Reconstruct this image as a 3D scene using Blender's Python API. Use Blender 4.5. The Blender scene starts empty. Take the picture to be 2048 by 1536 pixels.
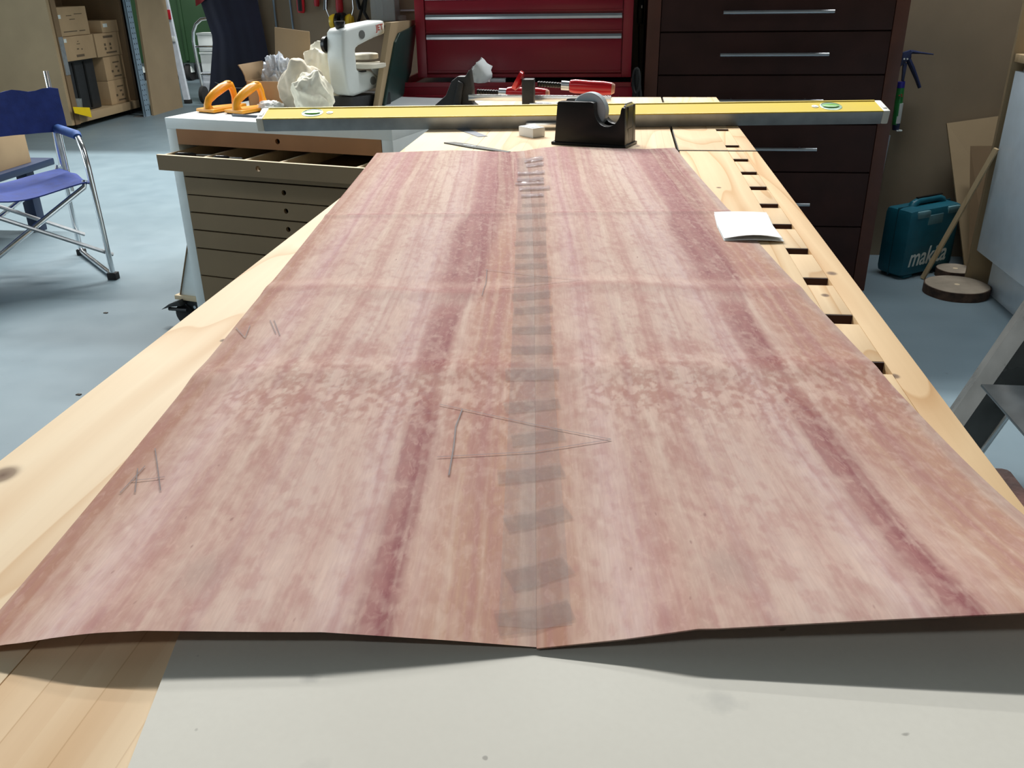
import bpy, bmesh, math, random
import numpy as np
from mathutils import Vector, Matrix, noise
R = math.radians
random.seed(4)
C = bpy.context.scene.collection
sc = bpy.context.scene

# ------------------------------------------------------------------ camera, world, lights, exposure
cd = bpy.data.cameras.new('camera'); cam = bpy.data.objects.new('camera', cd); C.objects.link(cam)
cd.sensor_width = 36; cd.lens = 1751.94 / 2048 * 36; cd.clip_start = .02; cd.clip_end = 60
yaw, pit, rol = -0.1238836, 0.43327625, -0.01505674
fw = Vector((math.sin(yaw)*math.cos(pit), math.cos(yaw)*math.cos(pit), -math.sin(pit)))
rt = Vector((math.cos(yaw), -math.sin(yaw), 0)); up = rt.cross(fw)
c_, s_ = math.cos(rol), math.sin(rol)
rt2 = rt*c_ + up*s_; up2 = up*c_ - rt*s_
M4 = Matrix((rt2, up2, -fw)).transposed().to_4x4(); M4.translation = (0, 0, 1.14)
cam.matrix_world = M4
sc.camera = cam

w = bpy.data.worlds.new('world'); sc.world = w; w.use_nodes = True
w.node_tree.nodes['Background'].inputs['Color'].default_value = (.75, .85, 1, 1)
w.node_tree.nodes['Background'].inputs['Strength'].default_value = .05

def rect_light(name, loc, power, sx=2.6, sy=.16, col=(.93, .98, 1)):
    l = bpy.data.lights.new(name, 'AREA'); l.shape = 'RECTANGLE'; l.size = sx; l.size_y = sy
    l.energy = power; l.color = col
    o = bpy.data.objects.new(name, l); C.objects.link(o); o.location = loc
    return o
rect_light('ceiling_tube_or_fill', (-2.3, 5.9, 5.0), 560, 6.5, .2, (1, .985, .955))
rect_light('ceiling_tube_or_fill', (-2.0, 8.0, 5.0), 220, 6.5, .2, (1, .985, .955))
rect_light('ceiling_tube_or_fill', (-2.6, -2.2, 4.4), 26, 4, .2)  # weak fill added behind the camera for the front faces
rect_light('ceiling_tube_or_fill', (1.05, 3.55, 3.3), 34, 1.2, .2, (.95, .98, 1))  # unseen lamp added to brighten the right-hand corner
side_fill = rect_light('side_fill_light', (-7.0, 2.4, 1.7), 95, 2.8, 4.6, (.80, .93, 1))  # no opening here: unseen lamp added to brighten the right-hand cupboards
side_fill.rotation_euler = (0, R(-90), 0)
sc.view_settings.view_transform = 'Standard'; sc.view_settings.look = 'None'
sc.view_settings.gamma = 1; sc.view_settings.use_curve_mapping = False
sc.view_settings.exposure = .75

# ------------------------------------------------------------------ helpers
class MB:
    """collects shapes in one bmesh"""
    def __init__(s): s.bm = bmesh.new()
    def _new(s, n0, mat):
        s.bm.verts.ensure_lookup_table()
        if mat is not None:
            for v in s.bm.verts[n0:]: v.co = mat @ v.co
        return s
    def box(s, c, d, rz=0, bev=0, mat=None, rot=None):
        n0 = len(s.bm.verts)
        t = bmesh.new(); bmesh.ops.create_cube(t, size=1)
        for v in t.verts: v.co = Vector((v.co.x*d[0], v.co.y*d[1], v.co.z*d[2]))
        if bev: bmesh.ops.bevel(t, geom=t.edges[:], offset=bev, segments=2, profile=.6, affect='EDGES')
        m = Matrix.Translation(c) @ (rot.to_4x4() if rot is not None else Matrix.Rotation(rz, 4, 'Z'))
        s._merge(t, m); return s._new(n0, mat)
    def b2(s, x0, x1, y0, y1, z0, z1, bev=0):
        return s.box(((x0+x1)/2, (y0+y1)/2, (z0+z1)/2), (abs(x1-x0), abs(y1-y0), abs(z1-z0)), bev=bev)
    def _merge(s, t, m=None):
        mp = {}
        for v in t.verts: mp[v] = s.bm.verts.new(m @ v.co if m is not None else v.co)
        for f in t.faces:
            try: s.bm.faces.new([mp[v] for v in f.verts])
            except ValueError: pass
        t.free()
    def prism(s, poly, fn, d0, d1, bev=0):
        """poly: 2-D outline, fn(a, b, d) -> point; extruded from d0 to d1"""
        t = bmesh.new()
        lo = [t.verts.new(fn(a, b, d0)) for a, b in poly]; hi = [t.verts.new(fn(a, b, d1)) for a, b in poly]
        t.faces.new(lo); t.faces.new(hi[::-1]); n = len(poly)
        for i in range(n): t.faces.new((lo[i], hi[i], hi[(i+1) % n], lo[(i+1) % n]))
        bmesh.ops.recalc_face_normals(t, faces=t.faces[:])
        if bev: bmesh.ops.bevel(t, geom=t.edges[:], offset=bev, segments=2, profile=.6, affect='EDGES')
        bmesh.ops.triangulate(t, faces=[f for f in t.faces if len(f.verts) > 4])
        s._merge(t); return s
    def tube(s, pts, r, n=10, flat=1.0):
        pts = [Vector(p) for p in pts]; k = len(pts)
        rs = r if isinstance(r, (list, tuple)) else [r]*k
        ring0 = None; prev = None; rings = []
        for i, p in enumerate(pts):
            t = (pts[min(i+1, k-1)] - pts[max(i-1, 0)]).normalized()
            if prev is None:
                a = Vector((0, 0, 1)) if abs(t.z) < .9 else Vector((1, 0, 0))
                u = t.cross(a).normalized()
            else:
                u = (prev - t*prev.dot(t)).normalized()
            prev = u; v = t.cross(u)
            rings.append([s.bm.verts.new(p + (u*math.cos(6.28318*j/n) + v*math.sin(6.28318*j/n)*flat)*rs[i]) for j in range(n)])
        for i in range(k-1):
            for j in range(n):
                s.bm.faces.new((rings[i][j], rings[i][(j+1) % n], rings[i+1][(j+1) % n], rings[i+1][j]))
        s.bm.faces.new(rings[0][::-1]); s.bm.faces.new(rings[-1]); return s
    def cyl(s, p0, p1, r, n=20): return s.tube([p0, p1], r, n)
    def lathe(s, prof, c=(0, 0, 0), axis='Z', n=32):
        """prof: (radius, height) from one end to the other"""
        c = Vector(c); rings = []
        for r, h in prof:
            q = []
            for j in range(n):
                a, b = r*math.cos(6.28318*j/n), r*math.sin(6.28318*j/n)
                q.append(s.bm.verts.new(c + Vector({'Z': (a, b, h), 'Y': (a, h, b), 'X': (h, a, b)}[axis])))
            rings.append(q)
        for i in range(len(rings)-1):
            for j in range(n): s.bm.faces.new((rings[i][j], rings[i][(j+1) % n], rings[i+1][(j+1) % n], rings[i+1][j]))
        s.bm.faces.new(rings[0][::-1]); s.bm.faces.new(rings[-1]); return s
    def holed_plate(s, x0, x1, z0, z1, y0, y1, hx, hz, r, n=32):
        """panel in xz with a round through hole, thickness y0..y1"""
        ang = sorted([2*math.pi*i/n for i in range(n)] + [math.atan2(z-hz, x-hx) % (2*math.pi) for x in (x0, x1) for z in (z0, z1)])
        def rim(a):
            dx, dz = math.cos(a), math.sin(a); k = 1e9
            if dx > 1e-9: k = min(k, (x1-hx)/dx)
            if dx < -1e-9: k = min(k, (x0-hx)/dx)
            if dz > 1e-9: k = min(k, (z1-hz)/dz)
            if dz < -1e-9: k = min(k, (z0-hz)/dz)
            return hx+dx*k, hz+dz*k
        L = []
        for a in ang:
            ox, oz = rim(a); ix, iz = hx+r*math.cos(a), hz+r*math.sin(a)
            L.append([s.bm.verts.new(p) for p in ((ox, y0, oz), (ix, y0, iz), (ix, y1, iz), (ox, y1, oz))])
        for i in range(len(L)):
            A, B = L[i], L[(i+1) % len(L)]
            for k in range(4): s.bm.faces.new((A[k], A[(k+1) % 4], B[(k+1) % 4], B[k]))
        return s
    def sheet(s, rows, th, nrm=None):
        """grid of points -> thin solid sheet (offset along vertex normals)"""
        t = bmesh.new()
        g = [[t.verts.new(p) for p in r] for r in rows]
        for i in range(len(g)-1):
            for j in range(len(g[0])-1): t.faces.new((g[i][j], g[i][j+1], g[i+1][j+1], g[i+1][j]))
        bmesh.ops.recalc_face_normals(t, faces=t.faces[:])
        bmesh.ops.solidify(t, geom=t.faces[:], thickness=th)
        s._merge(t); return s
    def build(s, name, mat, parent=None, world=True, ang=40, smooth=True, recalc=True):
        bm = s.bm
        if recalc: bmesh.ops.recalc_face_normals(bm, faces=bm.faces[:])
        if parent is not None and world:
            q = parent; mats = []
            inv = pm(parent).inverted()
            for v in bm.verts: v.co = inv @ v.co
        for f in bm.faces: f.smooth = smooth
        if smooth:
            for e in bm.edges:
                if len(e.link_faces) == 2 and e.calc_face_angle(0) > R(ang): e.smooth = False
        me = bpy.data.meshes.new(name); bm.to_mesh(me); bm.free()
        o = bpy.data.objects.new(name, me); C.objects.link(o)
        if mat is not None: me.materials.append(mat)
        if parent is not None: o.parent = parent
        return o
def pm(o):
    m = Matrix.Translation(o.location) @ o.rotation_euler.to_matrix().to_4x4()
    return pm(o.parent) @ m if o.parent else m
def tag(o, label=None, cat=None, group=None, kind=None):
    for k, v in (('label', label), ('category', cat), ('group', group), ('kind', kind)):
        if v: o[k] = v
    return o
def thing(name, label, cat, loc=(0, 0, 0), rz=0, group=None):
    o = bpy.data.objects.new(name, None); C.objects.link(o); o.empty_display_size = .05
    o.location = loc; o.rotation_euler = (0, 0, rz)
    return tag(o, label, cat, group)
def solo(name, mb, mat, label, cat, group=None, **k):
    return tag(mb.build(name, mat, **k), label, cat, group)
def struct(name, mb, mat): return tag(mb.build(name, mat), kind='structure')
def copy_tree(o, parent=None):
    c = o.copy(); C.objects.link(c); c.parent = parent
    for ch in [x for x in bpy.data.objects if x.parent == o]: copy_tree(ch, c)
    return c
def lettering(body, size, mat, parent, loc, rot, shear=0, name='lettering', xs=1, ext=.0004):
    cu = bpy.data.curves.new(name, 'FONT'); cu.body = body; cu.size = size; cu.extrude = ext; cu.shear = shear; cu.offset = size*.012
    t = bpy.data.objects.new(name, cu); C.objects.link(t)
    dg = bpy.context.evaluated_depsgraph_get()
    me = bpy.data.meshes.new_from_object(t.evaluated_get(dg)); bpy.data.objects.remove(t)
    me.name = name; me.materials.clear(); me.materials.append(mat)
    o = bpy.data.objects.new(name, me); C.objects.link(o); o.parent = parent
    o.location = loc; o.rotation_euler = rot; o.scale = (xs, 1, 1); return o

# ------------------------------------------------------------------ materials
class NT:
    def __init__(s, name):
        s.m = bpy.data.materials.new(name); s.m.use_nodes = True; s.t = s.m.node_tree
        s.b = s.t.nodes['Principled BSDF']
    def n(s, typ, props=None, **inp):
        nd = s.t.nodes.new(typ)
        for k, v in (props or {}).items(): setattr(nd, k, v)
        for k, v in inp.items():
            i = nd.inputs[int(k[1:])] if k[0] == '_' else nd.inputs[k.replace('_', ' ')]
            s.set(i, v)
        return nd
    def set(s, i, v):
        if isinstance(v, bpy.types.NodeSocket): s.t.links.new(v, i)
        else: i.default_value = v
    def math(s, op, a, b=0.0, c=0.0): return s.n('ShaderNodeMath', {'operation': op}, _0=a, _1=b, _2=c).outputs[0]
    def mix(s, f, a, b, mode='MIX'):
        nd = s.n('ShaderNodeMix', {'data_type': 'RGBA', 'blend_type': mode})
        s.set(nd.inputs[0], f); s.set(nd.inputs[6], col(a)); s.set(nd.inputs[7], col(b)); return nd.outputs[2]
    def ramp(s, f, stops):
        nd = s.n('ShaderNodeValToRGB', _0=f); e = nd.color_ramp.elements
        while len(e) > 1: e.remove(e[-1])
        e[0].position = stops[0][0]; e[0].color = col(stops[0][1])
        for p, c in stops[1:]: x = e.new(p); x.color = col(c)
        return nd.outputs[0]
    def coord(s, scale=(1, 1, 1), rnd=False):
        c = s.n('ShaderNodeTexCoord').outputs['Object']
        if rnd:
            r = s.n('ShaderNodeObjectInfo').outputs['Random']
            k = s.n('ShaderNodeCombineXYZ', _0=s.math('MULTIPLY', r, 7.3), _1=s.math('MULTIPLY', r, 31.7), _2=s.math('MULTIPLY', r, 13.1)).outputs[0]
            c = s.n('ShaderNodeVectorMath', {'operation': 'ADD'}, _0=c, _1=k).outputs[0]
        return s.n('ShaderNodeMapping', Vector=c, Scale=scale).outputs[0]
    def noise(s, vec, scale, detail=3, dist=0, rough=.5):
        return s.n('ShaderNodeTexNoise', Vector=vec, Scale=scale, Detail=detail, Distortion=dist, Roughness=rough).outputs[0]
    def bump(s, h, strength, dist=.002):
        s.set(s.b.inputs['Normal'], s.n('ShaderNodeBump', Strength=strength, Distance=dist, Height=h).outputs[0])
    def fin(s, color, rough=.5, metal=0, spec=.5):
        s.set(s.b.inputs['Base Color'], col(color)); s.set(s.b.inputs['Roughness'], rough); s.set(s.b.inputs['Metallic'], metal)
        s.b.inputs['Specular IOR Level'].default_value = spec; return s.m
def col(c):
    if isinstance(c, bpy.types.NodeSocket) or (hasattr(c, '__len__') and len(c) == 4): return c
    if isinstance(c, (tuple, list)): return (*c, 1)
    return c
def srgb(r, g, b):
    f = lambda x: (x/255/12.92 if x < 10.3 else ((x/255+.055)/1.055)**2.4)
    return (f(r), f(g), f(b))
def plain(name, c, rough=.5, metal=0, var=.12, scale=18, bump=0, spec=.5):
    t = NT(name); v = t.coord()
    n = t.noise(v, scale, 4)
    f = t.ramp(n, [(.3, tuple(x*(1-var) for x in c)), (.7, tuple(min(1, x*(1+var)) for x in c))])
    if bump: t.bump(t.noise(v, scale*6, 3), bump)
    rr = t.math('ADD', rough-.05, t.math('MULTIPLY', n, .1))
    return t.fin(f, rr, metal, spec)

def pine(name, pale, ring, along=1, ringf=9., knots=(), rough=.5, fine=.25, stretch=.10):
    t = NT(name)
    sc3 = [1, 1, 1]; sc3[along] = stretch
    v = t.coord(tuple(sc3), rnd=True)
    n = t.noise(v, 7, 2, .35)
    ph = t.math('MULTIPLY', n, ringf)
    fr = t.math('FRACT', ph)
    line = t.ramp(fr, [(0, (.25,)*3), (.55, (.0,)*3), (.86, (.55,)*3), (.97, (1,)*3), (1, (.25,)*3)])
    sc4 = [1, 1, 1]; sc4[along] = .03
    v2 = t.coord(tuple(sc4), rnd=True)
    f2 = t.noise(v2, 160, 3)
    blot = t.noise(t.coord(rnd=True), 6, 3)
    c = t.mix(t.math('MULTIPLY', line, .85), pale, ring)
    c = t.mix(t.math('MULTIPLY', f2, fine), c, tuple(x*.72 for x in ring))
    c = t.mix(t.math('MULTIPLY', blot, .3), c, tuple(min(1, x*1.12) for x in pale))
    if 'slab' in name:
        ox = t.n('ShaderNodeSeparateXYZ', _0=t.n('ShaderNodeTexCoord').outputs['Object']).outputs[0]
        k = t.math('FLOOR', t.math('DIVIDE', ox, .0125))
        wn = t.n('ShaderNodeTexWhiteNoise', {'noise_dimensions': '1D'}, W=k).outputs['Value']
        jn = t.math('LESS_THAN', t.math('FRACT', t.math('DIVIDE', ox, .0125)), .05)
        c = t.mix(t.math('MULTIPLY', wn, .32), c, (.66, .42, .23))
        c = t.mix(t.math('MULTIPLY', jn, t.math('MULTIPLY', wn, .5)), c, (.45, .26, .12))
    if knots:
        cc = t.n('ShaderNodeTexCoord').outputs['Object']
        for (kx, ky, r) in knots:
            d = t.n('ShaderNodeVectorMath', {'operation': 'SUBTRACT'}, _0=cc, _1=(kx, ky, 0)).outputs[0]
            d = t.n('ShaderNodeVectorMath', {'operation': 'MULTIPLY'}, _0=d, _1=(1, .8, 0)).outputs[0]
            L = t.n('ShaderNodeVectorMath', {'operation': 'LENGTH'}, _0=d).outputs['Value']
            L = t.math('ADD', L, t.math('MULTIPLY', t.math('SUBTRACT', blot, .5), r))
            k = t.math('SUBTRACT', 1, t.math('SMOOTH_MIN', 1, t.math('DIVIDE', L, r), .3))
            k = t.ramp(k, [(.0, (0,)*3), (.35, (.75,)*3), (1, (1,)*3)])
            c = t.mix(k, c, (.14, .075, .04))
    t.bump(f2, .08)
    return t.fin(c, rough+.15, 0, .18)

MAT = {}
MAT['bench'] = pine('pine_bench', (.82, .62, .38), (.56, .30, .11), ringf=15, knots=[(.118, 1.105, .007), (.205, .835, .006), (.168, .67, .012), (.214, .60, .004), (.135, 1.21, .004), (.187, .77, .004)])
MAT['bench_outer'] = pine('pine_bench_outer', (.78, .56, .32), (.50, .26, .09), ringf=14, knots=[(.206, .835, .006), (.2, .595, .004), (.21, .42, .006)])
MAT['bench_slab'] = pine('pine_slab', (.92, .73, .50), (.66, .41, .21), ringf=5.5, rough=.42, fine=.38, knots=[(.03, 1.53, .004)])
MAT['bench_left'] = pine('pine_edge', (.93, .75, .52), (.70, .44, .23), ringf=6.5, rough=.42, fine=.22, stretch=.22, knots=[(-.352, .405, .010), (-.31, .62, .003)])
MAT['pine_strip'] = pine('pine_pale', (.62, .47, .28), (.45, .30, .15), along=2)
def mdf(name, c, var=.07):
    t = NT(name); v = t.coord()
    n = t.noise(v, 5, 4); f = t.noise(v, 420, 2)
    k = t.ramp(n, [(.3, tuple(x*(1-var) for x in c)), (.7, tuple(x*(1+var) for x in c))])
    k = t.mix(t.math('MULTIPLY', f, .25), k, tuple(x*.7 for x in c))
    return t.fin(k, .62, 0, .25)
MAT['mdf'] = mdf('mdf_fronts', (.24, .172, .098))
MAT['mdf_red'] = mdf('mdf_stained', (.36, .18, .08), .15)
MAT['mdf_edge'] = mdf('mdf_edge', (.70, .57, .38))
MAT['mdf_tan'] = mdf('mdf_tan', (.36, .27, .16))
MAT['mdf_brown'] = mdf('mdf_brown', (.20, .135, .075))
MAT['card'] = mdf('cardboard', (.38, .27, .155), .1)
MAT['card_in'] = mdf('cardboard_inside', (.26, .18, .10), .1)
MAT['white'] = plain('white_melamine', (.74, .80, .80), .35, var=.03)
MAT['white_door'] = plain('white_laminate', (.66, .76, .84), .22, var=.03)
MAT['red_steel'] = plain('red_enamel', (.26, .005, .02), .32, var=.08, scale=4)
MAT['red_dark'] = plain('red_enamel_gap', (.03, .002, .004), .5)
MAT['steel'] = plain('brushed_steel', (.62, .66, .70), .3, .9, var=.05)
MAT['alu'] = plain('polished_aluminium', (.80, .83, .85), .2, 1, var=.05)
MAT['alu_dull'] = plain('dull_aluminium', (.36, .38, .39), .45, .7, var=.15, scale=30)
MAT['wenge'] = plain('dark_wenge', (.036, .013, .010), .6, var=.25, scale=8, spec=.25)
MAT['mahogany'] = plain('reddish_frame', (.085, .026, .014), .5, var=.2, scale=10)
MAT['black'] = plain('black_plastic', (.007, .007, .007), .3, var=.2, spec=.3)
MAT['black_matt'] = plain('black_cast_iron', (.018, .02, .022), .5, var=.25, scale=60, bump=.2)
MAT['rubber'] = plain('black_rubber', (.01, .01, .01), .8)
MAT['yellow'] = plain('yellow_lacquer', (.64, .47, .010), .6, var=.03, spec=.2)
MAT['yellow_deep'] = plain('yellow_rim', (.72, .52, .01), .4, var=.03)
MAT['cap'] = plain('white_end_cap', (.75, .74, .66), .5, var=.05)
MAT['orange'] = plain('orange_plastic', (.78, .32, .012), .35, var=.05)
MAT['teal'] = plain('teal_plastic', (.004, .10, .145), .45, var=.12, bump=.12)
MAT['teal_pale'] = plain('dusty_teal', (.10, .22, .25), .7, var=.2)
MAT['letter'] = plain('print_white', (.62, .68, .66), .6)
MAT['letter_red'] = plain('print_red', (.45, .05, .03), .6)
MAT['print'] = plain('print_brown', (.10, .07, .04), .8)
MAT['paper'] = plain('white_paper', (.86, .89, .88), .8, var=.02)
MAT['cream'] = plain('cream_canvas', (.82, .78, .64), .9, var=.14, scale=10, bump=.25)
MAT['stainc'] = plain('soiled_canvas', (.66, .60, .48), .9, var=.30, scale=14, bump=.25)
MAT['blue_fabric'] = plain('blue_canvas', (.022, .042, .19), .85, var=.15, scale=30, bump=.2)
MAT['blue_foam'] = plain('blue_foam', (.02, .075, .26), .7, var=.1)
MAT['navy'] = plain('navy_cloth', (.009, .010, .024), .9, var=.4, scale=5, bump=.2)
MAT['red_cloth'] = plain('red_cloth', (.32, .03, .03), .85)
MAT['table_blue'] = plain('dark_blue_paint', (.012, .025, .065), .45, var=.1)
MAT['rack_blue'] = plain('pale_blue_steel', (.19, .27, .34), .5, .2, var=.06)
MAT['dark_hole'] = plain('dark_hole', (.015, .018, .022), .9)
MAT['green'] = plain('green_bin', (.012, .042, .014), .55, var=.1, scale=3)
MAT['green_board'] = plain('dark_green_paint', (.006, .032, .028), .45, var=.1)
MAT['saw'] = plain('pale_grey_enamel', (.62, .66, .64), .4, var=.03)
MAT['saw_table'] = plain('saw_table', (.66, .62, .52), .4, var=.05)
MAT['lightgrey'] = plain('light_grey_paint', (.55, .60, .66), .5, var=.1)
MAT['grey_film'] = plain('grey_machine', (.135, .138, .132), .28, .1, var=.3, scale=9, bump=.1)
MAT['dark_plate'] = plain('dark_plate', (.045, .055, .06), .3, .3, var=.3, scale=14)
MAT['bark'] = plain('bark', (.075, .042, .028), .9, var=.5, scale=30, bump=.6)
MAT['log'] = plain('log_end', (.30, .25, .19), .85, var=.2, scale=14)
MAT['timber'] = plain('rough_red_timber', (.12, .055, .045), .85, var=.6, scale=22, bump=.6)
MAT['tool_red'] = plain('red_handle', (.50, .012, .02), .22, var=.1)
MAT['tool_red_matt'] = plain('red_grip', (.40, .01, .02), .5, var=.1)
MAT['brass_pale'] = plain('worn_lacquer', (.45, .22, .15), .5)
MAT['screw_black'] = plain('black_screw', (.02, .02, .018), .4, .5)
MAT['muff'] = plain('ear_muff_yellow', (.75, .50, .02), .35)
MAT['tube_green'] = plain('cartridge_green', (.02, .22, .05), .4)
MAT['gun_blue'] = plain('dark_blue_steel', (.015, .025, .08), .45)
MAT['graphite'] = plain('graphite_line', (.09, .06, .065), .6)
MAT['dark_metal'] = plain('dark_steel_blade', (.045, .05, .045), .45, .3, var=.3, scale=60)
MAT['grey_blue'] = plain('grey_blue_steel', (.22, .24, .28), .38, .4)

def t_floor():
    t = NT('painted_concrete'); v = t.coord()
    a = t.noise(v, .9, 5, .6); b = t.noise(v, 7, 5); d = t.noise(v, 60, 2)
    c = t.ramp(a, [(.25, (.105, .150, .178)), (.55, (.138, .190, .218)), (.8, (.175, .23, .255))])
    c = t.mix(t.math('MULTIPLY', b, .35), c, (.20, .255, .28))
    sp = t.ramp(t.noise(v, 38, 2), [(.0, (0,)*3), (.74, (0,)*3), (.77, (1,)*3)])
    c = t.mix(t.math('MULTIPLY', sp, .35), c, (.09, .10, .11))
    t.bump(t.math('ADD', b, t.math('MULTIPLY', d, .25)), .06, .01)
    return t.fin(c, t.math('ADD', .36, t.math('MULTIPLY', b, .2)), 0, .4)
MAT['floor'] = t_floor()
def t_sheet():
    t = NT('grey_board'); v = t.coord()
    a = t.noise(v, 7, 4); f = t.noise(v, 320, 2)
    c = t.ramp(a, [(.3, (.62, .60, .53)), (.7, (.70, .685, .61))])
    c = t.mix(t.math('MULTIPLY', f, .2), c, (.50, .48, .42))
    sp = t.ramp(t.noise(v, 110, 1), [(0, (0,)*3), (.77, (0,)*3), (.80, (1,)*3)])
    c = t.mix(t.math('MULTIPLY', sp, .6), c, (.20, .19, .17))
    cc = t.n('ShaderNodeTexCoord').outputs['Object']
    for (kx, ky, r, s) in [(.045, .222, .008, .6), (.032, .2285, .006, .4), (.072, .203, .005, .5), (-.118, .262, .005, .35), (-.1, .213, .012, .15), (.047, .268, .012, .25)]:
        d = t.n('ShaderNodeVectorMath', {'operation': 'SUBTRACT'}, _0=cc, _1=(kx, ky, 0)).outputs[0]
        d = t.n('ShaderNodeVectorMath', {'operation': 'MULTIPLY'}, _0=d, _1=(1, 1.3, 0)).outputs[0]
        L = t.n('ShaderNodeVectorMath', {'operation': 'LENGTH'}, _0=d).outputs['Value']
        L = t.math('ADD', L, t.math('MULTIPLY', t.math('SUBTRACT', t.noise(v, 90, 4), .5), r*2.2))
        k = t.ramp(t.math('DIVIDE', L, r), [(.2, (s,)*3), (.95, (0,)*3)])
        c = t.mix(k, c, (.22, .23, .23))
    return t.fin(c, .6, 0, .3)
MAT['sheet'] = t_sheet()
def t_veneer():
    t = NT('figured_veneer')
    at = t.n('ShaderNodeAttribute', {'attribute_name': 'col'}).outputs['Color']
    uv = t.n('ShaderNodeAttribute', {'attribute_name': 'leaf'}).outputs['Vector']
    m1 = t.n('ShaderNodeMapping', Vector=uv, Scale=(1, .07, 1)).outputs[0]
    m2 = t.n('ShaderNodeMapping', Vector=uv, Scale=(1, .35, 1)).outputs[0]
    g = t.noise(m1, 750, 3, .3); s2 = t.noise(m2, 260, 3, 1.2); s3 = t.noise(m2, 70, 4, .8)
    c = t.mix(t.ramp(g, [(.35, (.16,)*3), (.65, (0,)*3)]), at, (.31, .155, .13))
    c = t.mix(t.ramp(s2, [(.52, (0,)*3), (.75, (.30,)*3)]), c, (.68, .47, .39))
    c = t.mix(t.ramp(s3, [(.30, (.28,)*3), (.5, (0,)*3)]), c, (.36, .175, .15))
    sp = t.ramp(t.noise(m2, 190, 1), [(.77, (0,)*3), (.82, (.45,)*3)])
    c = t.mix(sp, c, (.17, .06, .06))
    t.bump(g, .10, .0006)
    return t.fin(c, .72, 0, .12)
MAT['veneer'] = t_veneer()
def t_tape(name, c, a, rough):
    t = NT(name); v = t.coord()
    n = t.noise(v, 160, 3, 1)
    tr = t.n('ShaderNodeBsdfTransparent').outputs[0]
    t.fin(c, rough, 0, .16); t.bump(n, .1, .0006)
    al = t.ramp(n, [(.3, (a*.8,)*3), (.7, (a*1.2,)*3)])
    mx = t.n('ShaderNodeMixShader', _0=al, _1=tr, _2=t.b.outputs[0])
    t.t.links.new(mx.outputs[0], t.t.nodes['Material Output'].inputs['Surface']); return t.m
MAT['tape'] = t_tape('clear_tape', (.15, .105, .095), .19, .42)
MAT['tape_long'] = t_tape('clear_long_tape', (.38, .31, .29), .20, .45)
MAT['clear'] = t_tape('clear_plastic', (.50, .55, .54), .34, .2)
for nd_ in MAT['clear'].node_tree.nodes:
    if nd_.type == 'TEX_NOISE': nd_.inputs['Scale'].default_value = 6
MAT['bubble'] = t_tape('bubble_wrap', (.62, .67, .74), .8, .2)
def t_glass(name, c):
    t = NT(name); t.fin(c, .12, 0, .6); t.b.inputs['Transmission Weight'].default_value = .5; return t.m
MAT['vial'] = plain('vial_green', (.16, .50, .06), .3)
MAT['vial_win'] = plain('vial_window', (.34, .55, .40), .3)
def t_grain(name, a, b, along):
    t = NT(name); s = [1, 1, 1]; s[along] = .05
    n = t.noise(t.coord(tuple(s)), 60, 3)
    return t.fin(t.ramp(n, [(.3, a), (.7, b)]), .55, 0, .3)
MAT['wall'] = plain('brown_hardboard', (.31, .245, .165), .75, var=.12, scale=3, bump=.1)
MAT['wall_dark'] = plain('warehouse_wall', (.12, .125, .12), .8, var=.1, scale=2)
MAT['ceiling'] = plain('ceiling_paint', (.16, .165, .165), .8, var=.05)
MAT['floorchip'] = plain('dark_wood_chip', (.05, .04, .03), .8)

# ------------------------------------------------------------------ the setting
struct('floor', MB().b2(-7.2, 2.2, -4, 14, -.1, 0), MAT['floor'])
struct('wall_back', MB().b2(-1.755, 2.1, 3.95, 4.0, 0, 2.03), MAT['wall'])
struct('wall_right', MB().b2(2.1, 2.2, -4, 14, 0, 5.2), MAT['wall_dark'])
struct('wall_left', MB().b2(-7.2, -7.1, -4, 14, 0, 5.2), MAT['wall_dark'])
struct('wall_far', MB().b2(-7.1, 2.1, 13.9, 14, 0, 5.2), MAT['wall_dark'])
struct('wall_near', MB().b2(-7.1, 2.1, -4, -3.9, 0, 5.2), MAT['wall_dark'])
struct('ceiling', MB().b2(-7.2, 2.2, -4, 14, 5.15, 5.25), MAT['ceiling'])
struct('trim_1', MB().b2(-1.582, -1.566, 3.93, 3.95, .55, 2.03), MAT['rack_blue'])

struct('shade_slab', MB().b2(-7.1, -2.9, 6.1, 8.5, 2.4, 2.5), MAT['wall_dark'])  # unseen slab added to keep the ceiling lamps off the far shelves
# ------------------------------------------------------------------ workbench
BZ = .88
bench = thing('workbench', 'pale pine workbench with a row of square dog holes along its right edge', 'workbench')
MB().b2(-.2442, .0925, -.45, 2.2, BZ-.085, BZ, .0006).build('top_slab', MAT['bench_slab'], bench)
MB().b2(-.365, -.2446, -.45, 2.2, BZ-.085, BZ, .0006).build('edge_board', MAT['bench_left'], bench)
def dog_row(y0, y1, holes):
    MB().b2(.0975, .1765, y0, y1, BZ-.085, BZ, .0008).build('inner_board', MAT['bench'], bench)
    MB().b2(.1995, .222, y0, y1, BZ-.085, BZ, .0008).build('outer_board', MAT['bench_outer'], bench)
    ys = [y0] + [q for h in holes for q in (h-.0115, h+.0115)] + [y1]
    for h in holes: MB().b2(.1767, .1993, h+.0100, h+.0114, BZ-.084, BZ-.0006).build('hole_shade_plate', MAT['wenge'], bench)  # dark plate stands for the shade on the far wall of the hole
    for i in range(0, len(ys), 2):
        MB().b2(.1765, .1995, ys[i], ys[i+1], BZ-.085, BZ-.0002, .0005).build('hole_block', MAT['bench'], bench)
MB().b2(.0975, .222, -.45, 2.2, BZ-.115, BZ-.0855).build('hole_light_stop', MAT['wenge'], bench)  # unseen dark board added to stop light coming up through the holes
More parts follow.
